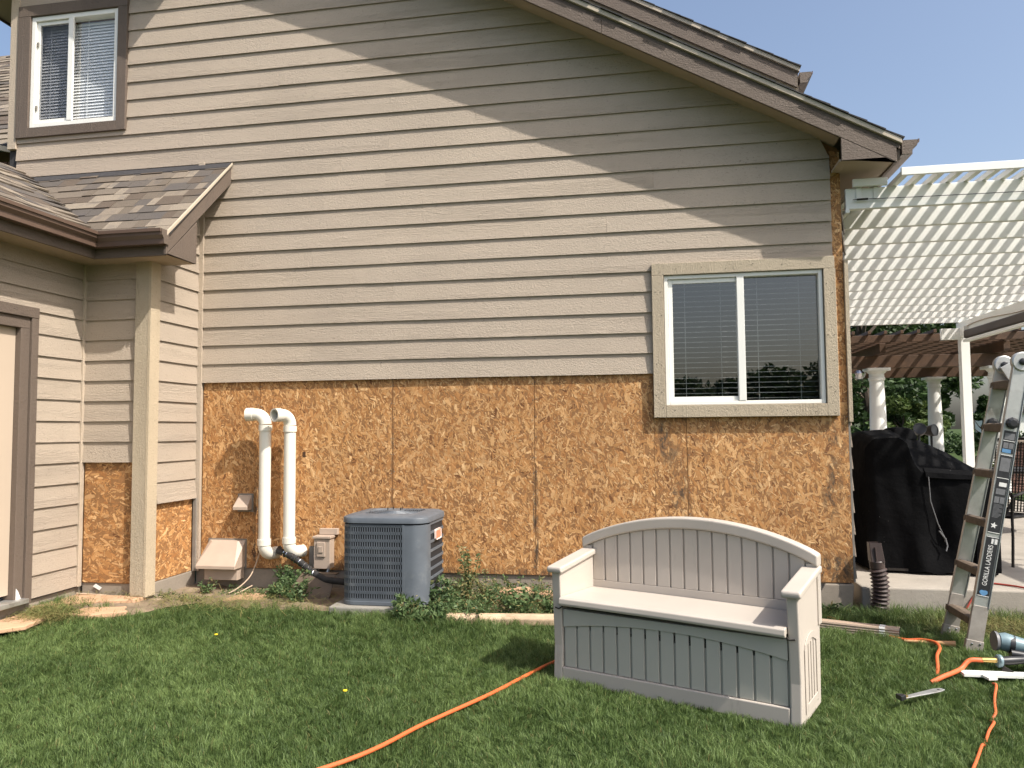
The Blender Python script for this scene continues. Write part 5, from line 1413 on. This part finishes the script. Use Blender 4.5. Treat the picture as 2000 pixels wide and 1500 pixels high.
def build_chair(x, y, rz, lab):
    t = thing('patio_chair', lab, 'chair', (x, y, 0.2), rz)
    for s in (-1, 1):
        MB().tube([(s * .27, -.26, 0), (s * .27, -.24, .25), (s * .26, -.22, .42)], .012, 8).build('leg', m_iron, t, smooth=True)
        MB().tube([(s * .27, .34, 0), (s * .26, .25, .30), (s * .25, .20, .42)], .012, 8).build('leg', m_iron, t, smooth=True)
        MB().tube([(s * .28, -.24, .60), (s * .30, -.05, .64), (s * .28, .24, .62)], .013, 8).build('arm', m_iron, t, smooth=True)
        MB().tube([(s * .26, -.22, .42), (s * .28, -.24, .60)], .012, 8).build('arm_post', m_iron, t, smooth=True)
    fr = [(-.25, .20, .42), (-.26, .30, .95), (-.22, .33, 1.06), (-.1, .34, 1.09), (.1, .34, 1.09), (.22, .33, 1.06), (.26, .30, .95), (.25, .20, .42)]
    b = MB().tube(fr, .014, 8).build('back_frame', m_iron, t, smooth=True)
    sl_ = MB()
    for k in range(18): u = -.235 + k * .0277; sl_.beam((u, .21, .43), (u * 1.02, .325, 1.06), .010, .006)
    for k in range(26): u = k / 25; sl_.beam((-.245, .205 + .12 * u, .43 + .63 * u), (.245, .205 + .12 * u, .43 + .63 * u), .010, .005)
    sl_.build('back_mesh', m_iron, b, kind='stuff')
    s_ = MB().tube([(-.25, .20, .42), (-.26, -.22, .42), (.26, -.22, .42), (.25, .20, .42)], .014, 8).build('seat_frame', m_iron, t, smooth=True)
    ss = MB()
    for k in range(18): u = -.235 + k * .0277; ss.beam((u, -.22, .42), (u, .20, .42), .007, .006)
    for k in range(16): u = -.21 + k * .027; ss.beam((-.25, u, .42), (.25, u, .42), .005, .005)
    ss.build('seat_mesh', m_iron, s_, kind='stuff')
build_chair(6.44, 1.42, -0.9, 'dark mesh iron patio chair standing just right of the ladder')
tb = thing('patio_table', 'dark round patio table behind the iron chair', 'table', (7.55, 3.5, 0.2))
MB().lathe([(.50, .68), (.52, .69), (.52, .71), (.50, .715)], n=32).build('tabletop', m_iron, tb, smooth=True)
for a in range(4):
    q = a * math.pi / 2 + .4; MB().tube([(.40 * math.cos(q), .40 * math.sin(q), 0), (.12 * math.cos(q), .12 * math.sin(q), .35), (.30 * math.cos(q), .30 * math.sin(q), .68)], .014, 8).build('leg', m_iron, tb, smooth=True)
bl = thing('blue_ball', 'small shiny blue ball on the patio behind the ladder', 'ball', (6.34, 1.4, 0.255))
MB().lathe([(.055 * math.sin(a), -.055 * math.cos(a)) for a in np.linspace(.05, math.pi - .05, 12)], n=20).build('sphere', mat_simple('blue_plastic', (0.05, 0.13, 0.40), .2), bl, smooth=True)
pt_ = thing('planter', 'terracotta planter with pink and white flowers by the column', 'planter', (8.9, 7.6, 0.2))
MB().lathe([(.16, 0), (.22, .35), (.24, .36), (.24, .40), (.20, .40)], n=20).build('pot', m_flag, pt_, smooth=True)

# ------------------------------------------------------------------ vegetation
def leaves(n, centers, radii, size, squash=1.0, up=0.0, shell=0.55):
    """n leaf quads inside ellipsoids -> verts, faces"""
    k = len(centers); idx = rng.integers(0, k, n)
    d = rng.normal(size=(n, 3)); d /= np.linalg.norm(d, axis=1)[:, None]
    r = rng.uniform(shell ** 3, 1, n) ** (1 / 3)
    c = np.asarray(centers)[idx] + d * r[:, None] * np.asarray(radii)[idx]
    a = rng.normal(size=(n, 3)); a[:, 2] = a[:, 2] * 0.6 - 0.15; a /= np.linalg.norm(a, axis=1)[:, None]
    b = np.cross(a, rng.normal(size=(n, 3))); b /= np.linalg.norm(b, axis=1)[:, None]
    s = size * rng.uniform(0.6, 1.4, n)[:, None]
    V = np.stack([c - a * s, c + b * s * .45, c + a * s, c - b * s * .45], 1)
    return V, np.arange(n * 4).reshape(n, 4), r
def tints(n, per, yellow=0.0, lo=0.0, hi=1.0):
    t = rng.uniform(lo, hi, n); y = (rng.uniform(0, 1, n) < yellow) * rng.uniform(.3, .9, n)
    col = np.stack([t, y, np.zeros(n), np.ones(n)], 1)
    return np.repeat(col[:, None, :], per, 1).reshape(-1, 4)
def tree(name, x, y, h, w, label, n=7000, leaf=0.11, mat=None, trunk=0.16, conical=False, group='trees beyond the patio', low=0.18, nb=26):
    t = thing(name, label, 'tree', (x, y, 0), group=group)
    mb = MB().tube([(0, 0, -.2), (.03 * w, 0, h * .25), (-.02 * w, .03 * w, h * .5), (0, 0, h * .78)], trunk, 10, radii=[trunk * 1.3, trunk, trunk * .7, trunk * .2])
    for k in range(9):
        a = random.uniform(0, 6.28); z = h * random.uniform(.22, .6); L_ = w * random.uniform(.25, .42)
        mb.tube([(0, 0, z), (L_ * .5 * math.cos(a), L_ * .5 * math.sin(a), z + h * .08), (L_ * math.cos(a), L_ * math.sin(a), z + h * .2)], trunk * .3, 6, radii=[trunk * .45, trunk * .25, trunk * .06])
    mb.build('trunk', m_bark, t, smooth=True)
    cs_, rs_ = [], []
    for k in range(nb):
        u = rng.uniform(low, .97); a = rng.uniform(0, 6.28)
        prof = (1 - u) * 1.05 if conical else math.sin(math.pi * min(1, max(.05, (u - low * .6) / (1.05 - low * .6)))) ** .55
        rad = w / 2 * prof * rng.uniform(.45, .95)
        cs_.append((rad * math.cos(a), rad * math.sin(a), u * h)); q = (w * .17 if not conical else w * .12) * rng.uniform(.6, 1.25) * (0.5 + .6 * prof); rs_.append((q, q, q * .75))
    V, F, r = leaves(n, cs_, rs_, leaf)
    np_mesh('crown', V.reshape(-1, 3), F, mat or m_tree1, ('tint', tints(n, 4)), t)
    return t
tree('broadleaf_tree', 11.6, 25.0, 9.0, 5.4, 'big dark broadleaf tree behind the cedar pergola', 26000, .12, low=.12, nb=48)
tree('broadleaf_tree', 14.2, 27.5, 8.6, 4.2, 'tall loose broadleaf tree right of the middle column', 20000, .12, low=.16, nb=40)
tree('broadleaf_tree', 10.4, 21.0, 8.2, 4.6, 'dark tree close behind the house corner', 16000, .11, low=.06, nb=36)
tree('shrub_tree', 11.3, 20.0, 2.3, 2.2, 'yellow green bushy tree between the two left columns', 9000, .08, m_tree2, .07, low=.05)
tree('spruce_tree', 15.2, 24.0, 2.5, 2.0, 'small dark spruce behind the white post', 7000, .07, m_tree1, .07, True, low=.03)
tree('round_tree', 27.5, 41.0, 5.4, 5.0, 'round green tree seen left of the ladder', 9000, .14, low=.08)
tree('round_tree', 34.0, 48.0, 4.6, 5.4, 'lower round tree just left of the third column', 7000, .15, low=.06)
tree('pine_tree', 36.5, 46.0, 7.2, 4.2, 'irregular dark pine at the right edge', 6000, .15, low=.25, nb=16)
tree('round_tree', 39.5, 50.0, 5.0, 6.0, 'broad green tree at the far right', 7000, .16, low=.05)
arb = thing('arborvitae', 'narrow bright green arborvitae beside the house corner', 'shrub', (7.15, 10.3, 0.2))
MB().tube([(0, 0, 0), (0, 0, 1.4)], .03, 8).build('trunk', m_bark, arb)
V, F, r = leaves(5000, [(0, 0, z) for z in np.linspace(.3, 1.5, 8)], [(.24 * (1.25 - z / 1.6), .24 * (1.25 - z / 1.6), .2) for z in np.linspace(.3, 1.5, 8)], .03)
np_mesh('crown', V.reshape(-1, 3), F, m_tree2, ('tint', tints(5000, 4)), arb)
hdg = thing('hedge', 'long clipped hedge across the far lawn', 'hedge', (30, 38, 0))
V, F, r = leaves(14000, [(x, 0, .55) for x in np.linspace(-14, 14, 40)], [(.8, .6, .6)] * 40, .10)
np_mesh('foliage', V.reshape(-1, 3), F, m_tree1, ('tint', tints(14000, 4)), hdg)
fh = thing('far_house', 'small pale house far across the lawn', 'house', (33, 60, 0))
MB().box((-2.5, 0, 0), (2.5, 5, 2.4)).build('wall', m_white, fh)
MB().prism([(-2.9, 2.4), (2.9, 2.4), (0, 4.0)], fn_xz, -.3, 5.3).build('roof', m_shdark, fh)
MB().box((-.5, -.04, .8), (.6, -.001, 1.9)).build('window', m_dark, fh)
# trees behind the photographer: seen only as reflections in the panes
for i, (x, y, h, w, lab) in enumerate(((-13, -50, 4.4, 9, 'wide tree behind the photographer, first from the left of the mirrored row'), (-6.5, -52, 4.0, 9, 'low broad tree behind the photographer, second in the mirrored row'), (-0.5, -51, 4.3, 8, 'tree behind the photographer, mirrored at the middle of the panes'), (5.5, -50, 4.5, 8, 'tree behind the photographer, fourth in the mirrored row'), (11, -49, 5.0, 8, 'taller tree behind the photographer, mirrored in the right pane'), (16.5, -50, 5.6, 8, 'tallest tree behind the photographer, last of the mirrored row'))):
    tree('broadleaf_tree', x, y, h, w, lab, 7000, .24, group='trees mirrored in the window', low=-.05, nb=44)

# flowers in planter
V, F, r = leaves(700, [(0, 0, .48)], [(.26, .26, .16)], .035)
np_mesh('foliage', V.reshape(-1, 3), F, m_tree2, ('tint', tints(700, 4)), pt_)
V, F, r = leaves(160, [(0, 0, .52)], [(.26, .26, .16)], .03, shell=.9)
np_mesh('blossom', V.reshape(-1, 3), F, m_lwhite, None, pt_, kind='stuff')

# ---- lawn
def lawn():
    dens = 27000
    X0, X1, Y0, Y1 = -1.25, 7.6, -4.3, 0.0
    n = int((X1 - X0) * (Y1 - Y0) * dens)
    x = rng.uniform(X0, X1, n); y = rng.uniform(Y0, Y1, n)
    # keep the wedge the lens and a step to the side can see
    keep = (np.abs((x - 3.37) + 0.18 * (y + 6.26)) < 0.82 * (y + 6.26) + 0.4)
    # edge of the bed near the wall
    edge = np.where(x < -0.3, -0.97 + 0.10 * np.sin(x * 4), np.where(x < 1.9, -0.76 + .05 * np.sin(x * 5), np.where(x < 3.6, -0.84, -0.06)))
    edge = edge + 0.05 * np.sin(x * 23) * np.sin(x * 7)
    edge = edge + .05 * np.sin(x * 41 + y * 19) + .10
    fade = np.clip((edge - y) / 0.30, 0, 1) ** 1.3
    keep &= rng.uniform(0, 1, n) < fade
    keep &= ~((x > 4.90) & (y > 0.0)) & ~((x > 0.96) & (x < 1.83) & (y > -.815)) & ~((x > 6.2) & (y > -.1))
    # not under the bench
    c, s = math.cos(.401), math.sin(.401)
    lx = (x - 3.43) * c - (y + 2.142) * s; ly = (x - 3.43) * s + (y + 2.142) * c
    keep &= ~((np.abs(lx) < .66) & (ly > 0.0) & (ly < .42))
    # mats of stones
    for (ax, ay, bx, by) in ((-1.25, -1.6, -.92, -1.15), (-.88, -1.16, -.55, -.98)):
        keep &= ~((x > ax) & (x < bx) & (y > ay) & (y < by) & (rng.uniform(0, 1, n) < .9))
    # worn straw patch at the far right
    straw = np.exp(-(((x - 5.75) / .42) ** 2 + ((y + .42) / .20) ** 2))
    keep &= rng.uniform(0, 1, n) > straw * .75
    x, y = x[keep], y[keep]; straw = straw[keep]; n = len(x)
    def fbm(sc, ph):
        return (np.sin(x * sc + ph) * np.cos(y * sc * 1.3 + ph * 2) + .6 * np.sin(x * sc * 2.3 + y * sc * 1.9 + ph * 3) + .4 * np.sin(x * sc * 4.7 - y * sc * 3.9 + ph)) / 2
    tall = sstep(-1.5, -0.8, y) * .75
    far_r = (x > 4.4) & (y > -.45)
    T1 = rng.uniform(0, 1, (256, 256)); T2 = rng.uniform(0, 1, (256, 256))
    def cell(T, sc):
        u, v = x / sc, y / sc; i, j = np.floor(u).astype(int), np.floor(v).astype(int); fu, fv = u - i, v - j
        fu = fu * fu * (3 - 2 * fu); fv = fv * fv * (3 - 2 * fv); g = lambda a, b: T[a % 256, b % 256]
        return (g(i, j) * (1 - fu) + g(i + 1, j) * fu) * (1 - fv) + (g(i, j + 1) * (1 - fu) + g(i + 1, j + 1) * fu) * fv
    c1, c2, c3 = cell(T1, .045), cell(T2, .05), cell(T2, .35)
    h = (.55 + .9 * c1) * rng.uniform(.020, .044, n) * (1 + .22 * fbm(2.6, .4) + tall) * np.where(far_r, 1.5, 1.0) * (1 - .5 * straw)
    ang = rng.uniform(0, 2 * math.pi, n)
    wind = 6.28 * c2 * 1.5 + fbm(1.3, 1.7)
    lean = rng.uniform(.1, 1.15, n) * h
    dx = np.cos(ang) * .6 + np.cos(wind) * .65; dy = np.sin(ang) * .6 + np.sin(wind) * .65
    w = rng.uniform(.0009, .0019, n) * np.where(far_r, 1.3, 1.0)
    px, py = -np.sin(ang), np.cos(ang)
    z = gz(x, y) - .004
    b0 = np.stack([x - px * w, y - py * w, z], 1); b1 = np.stack([x + px * w, y + py * w, z], 1)
    mx_, my_ = x + dx * lean * .35, y + dy * lean * .35; mz = z + h * .62
    m0 = np.stack([mx_ - px * w * .8, my_ - py * w * .8, mz], 1); m1 = np.stack([mx_ + px * w * .8, my_ + py * w * .8, mz], 1)
    tp = np.stack([x + dx * lean, y + dy * lean, z + h * rng.uniform(.82, 1.0, n)], 1)
    V = np.stack([b0, b1, m1, m0, tp], 1).reshape(-1, 3)
    base = (np.arange(n) * 5)[:, None]
    T = np.concatenate([base + np.array([[0, 1, 2]]), base + np.array([[0, 2, 3]]), base + np.array([[3, 2, 4]])])
    tone = np.clip(.40 + .45 * (c3 - .5) + .55 * (c1 - .5) + .15 * fbm(2.1, 2.2) + rng.normal(0, .26, n), 0, 1)
    yel = np.clip((rng.uniform(0, 1, n) < .02) * rng.uniform(.3, .9, n) + straw * rng.uniform(.3, 1.3, n), 0, 1)
    col = np.stack([tone, yel, np.zeros(n), np.ones(n)], 1)
    np_mesh('grass', V, T, m_grass, ('tint', np.repeat(col[:, None], 5, 1).reshape(-1, 4)), kind='stuff')
    print('blades', n)
lawn()
# straw / clippings at the left edge and on the worn patch
def clippings(n, cx, cy, sx, sy, name):
    x = rng.normal(cx, sx, n); y = rng.normal(cy, sy, n); z = gz(x, y) + rng.uniform(.02, .06, n)
    a = rng.uniform(0, 6.28, n); L_ = rng.uniform(.02, .06, n); w = .0016
    d = np.stack([np.cos(a), np.sin(a), rng.normal(0, .25, n)], 1) * L_[:, None]; p = np.stack([-np.sin(a), np.cos(a), np.zeros(n)], 1) * w
    c = np.stack([x, y, z], 1)
    V = np.stack([c - d - p, c - d + p, c + d + p, c + d - p], 1).reshape(-1, 3)
    col = np.stack([rng.uniform(.6, 1, n), rng.uniform(.2, .9, n), np.zeros(n), np.ones(n)], 1)
    np_mesh(name, V, np.arange(n * 4).reshape(n, 4), m_grass, ('tint', np.repeat(col[:, None], 4, 1).reshape(-1, 4)), kind='stuff')
clippings(1500, -1.02, -1.25, .12, .12, 'grass_clippings')
clippings(1600, 0.0, -.62, .55, .16, 'straw_litter')
clippings(900, 2.4, -.45, .5, .18, 'dry_litter')
clippings(1800, 5.8, -.4, .4, .18, 'dry_straw')

# ---- weeds: ground cover plus plants one can tell apart
def weed_leaves(n, xs_, ys_, zmax, size, yellow, tone=(0, 1)):
    x = rng.uniform(*xs_, n); y = rng.uniform(*ys_, n)
    hmap = (.45 + .35 * np.sin(x * 9.0) * np.sin(y * 11 + x * 3) + .2 * np.sin(x * 21)) * zmax
    z = gz(x, y) + rng.uniform(0, 1, n) ** .7 * np.clip(hmap, .02, None)
    c = np.stack([x, y, z], 1)
    a = rng.normal(size=(n, 3)); a[:, 2] = np.abs(a[:, 2]) * .7; a /= np.linalg.norm(a, axis=1)[:, None]
    b = np.cross(a, rng.normal(size=(n, 3))); b /= np.linalg.norm(b, axis=1)[:, None]
    s = size * rng.uniform(.4, 1.4, n)[:, None]
    V = np.stack([c, c + a * s + b * s * .35, c + a * s * 2, c + a * s - b * s * .35], 1)
    return V.reshape(-1, 3), np.arange(n * 4).reshape(n, 4), tints(n, 4, yellow, *tone)
Vs, Fs, Ts = [], [], []; off = 0
for args in ((9500, (1.72, 3.3), (-.80, -.02), .20, .016, .20), (2600, (1.75, 2.7), (-.55, -.05), .30, .013, .45), (2600, (.28, .62), (-.42, -.05), .20, .018, .05), (1500, (1.7, 2.2), (-.95, -.4), .20, .02, .10), (700, (-.2, .3), (-.3, -.05), .06, .014, .15), (1400, (1.55, 1.95), (-1.0, -.7), .16, .022, .05), (1500, (4.55, 4.98), (-.30, -.02), .07, .014, .1), (1800, (2.6, 3.6), (-.6, -.05), .12, .015, .1), (500, (-.6, -.2), (-.6, -.4), .04, .012, .2)):
    V, F, T_ = weed_leaves(*args); Vs.append(V); Fs.append(F + off); Ts.append(T_); off += len(V)
np_mesh('weeds', np.concatenate(Vs), np.concatenate(Fs), m_weed, ('tint', np.concatenate(Ts)), kind='stuff')
def weed_plant(x, y, h, spread, nl, label, brown=.15, lsize=.018):
    t = thing('weed_plant', label, 'weed', G(x, y), group='tall weeds along the wall')
    st = MB(); cs_ = []
    for k in range(random.randint(4, 7)):
        a = random.uniform(0, 6.28); L_ = spread * random.uniform(.3, 1); hh = h * random.uniform(.6, 1)
        p = [(0, 0, 0), (L_ * .4 * math.cos(a), L_ * .4 * math.sin(a), hh * .5), (L_ * math.cos(a), L_ * math.sin(a), hh)]
        st.tube(p, .003, 5, radii=[.004, .003, .0015])
        for q in np.linspace(.15, 1, 9):
            i = 0 if q < .5 else 1; u = q * 2 - i; v = Vector(p[i]).lerp(Vector(p[i + 1]), u); cs_.append(tuple(v))
    st.build('stem', m_weed, t)
    V, F, r = leaves(nl, cs_, [(.03, .03, .03)] * len(cs_), lsize, shell=.05)
    np_mesh('foliage', V.reshape(-1, 3), F, m_weed, ('tint', tints(nl, 4, brown)), t)
for a in ((1.93, -.20, .44, .14, 420, 'tall seedy weed against the wall right of the condenser', .45, .014), (1.80, -.62, .26, .16, 300, 'leafy weed at the front right corner of the condenser', .1, .024), (1.98, -.48, .22, .14, 260, 'browning weed clump between condenser and edging stone', .6, .016), (.44, -.20, .24, .20, 420, 'dense green weed below the right white pipe', .03, .022), (2.30, -.15, .20, .14, 200, 'small weed in front of the bare foundation', .2, .018), (2.62, -.55, .17, .16, 220, 'low weed beside the left arm of the bench', .1, .02), (-.32, -.28, .12, .12, 160, 'small weed under the large vent hood', .05, .016), (2.12, -.42, .30, .18, 320, 'dry brown stalks of weed in front of the rounded edging stone', .8, .013), (2.45, -.62, .20, .2, 300, 'broad low weed leaning over the timber edging', .1, .024), (.62, -.52, .14, .2, 200, 'ragged weed in front of the brown sheet cover', .15, .018), (1.62, -.86, .15, .14, 200, 'bright green weed at the foot of the condenser', .02, .02), (4.65, -.15, .14, .14, 180, 'low weed at the cracked foundation corner', .1, .018)):
    weed_plant(*a)
for (x, y, lab) in ((1.769, -2.359, 'single yellow dandelion in the open lawn'), (0.45, -1.40, 'small yellow dandelion near the left of the lawn')):
    d = thing('dandelion', lab, 'flower', G(x, y))
    MB().tube([(0, 0, 0), (.002, 0, .045)], .0015, 6).build('stem', m_weed, d)
    MB().lathe([(.003, 0), (.012, .005), (.011, .009), (.004, .011)], (.002, 0, .045), n=12).build('flower_head', m_yellow, d)
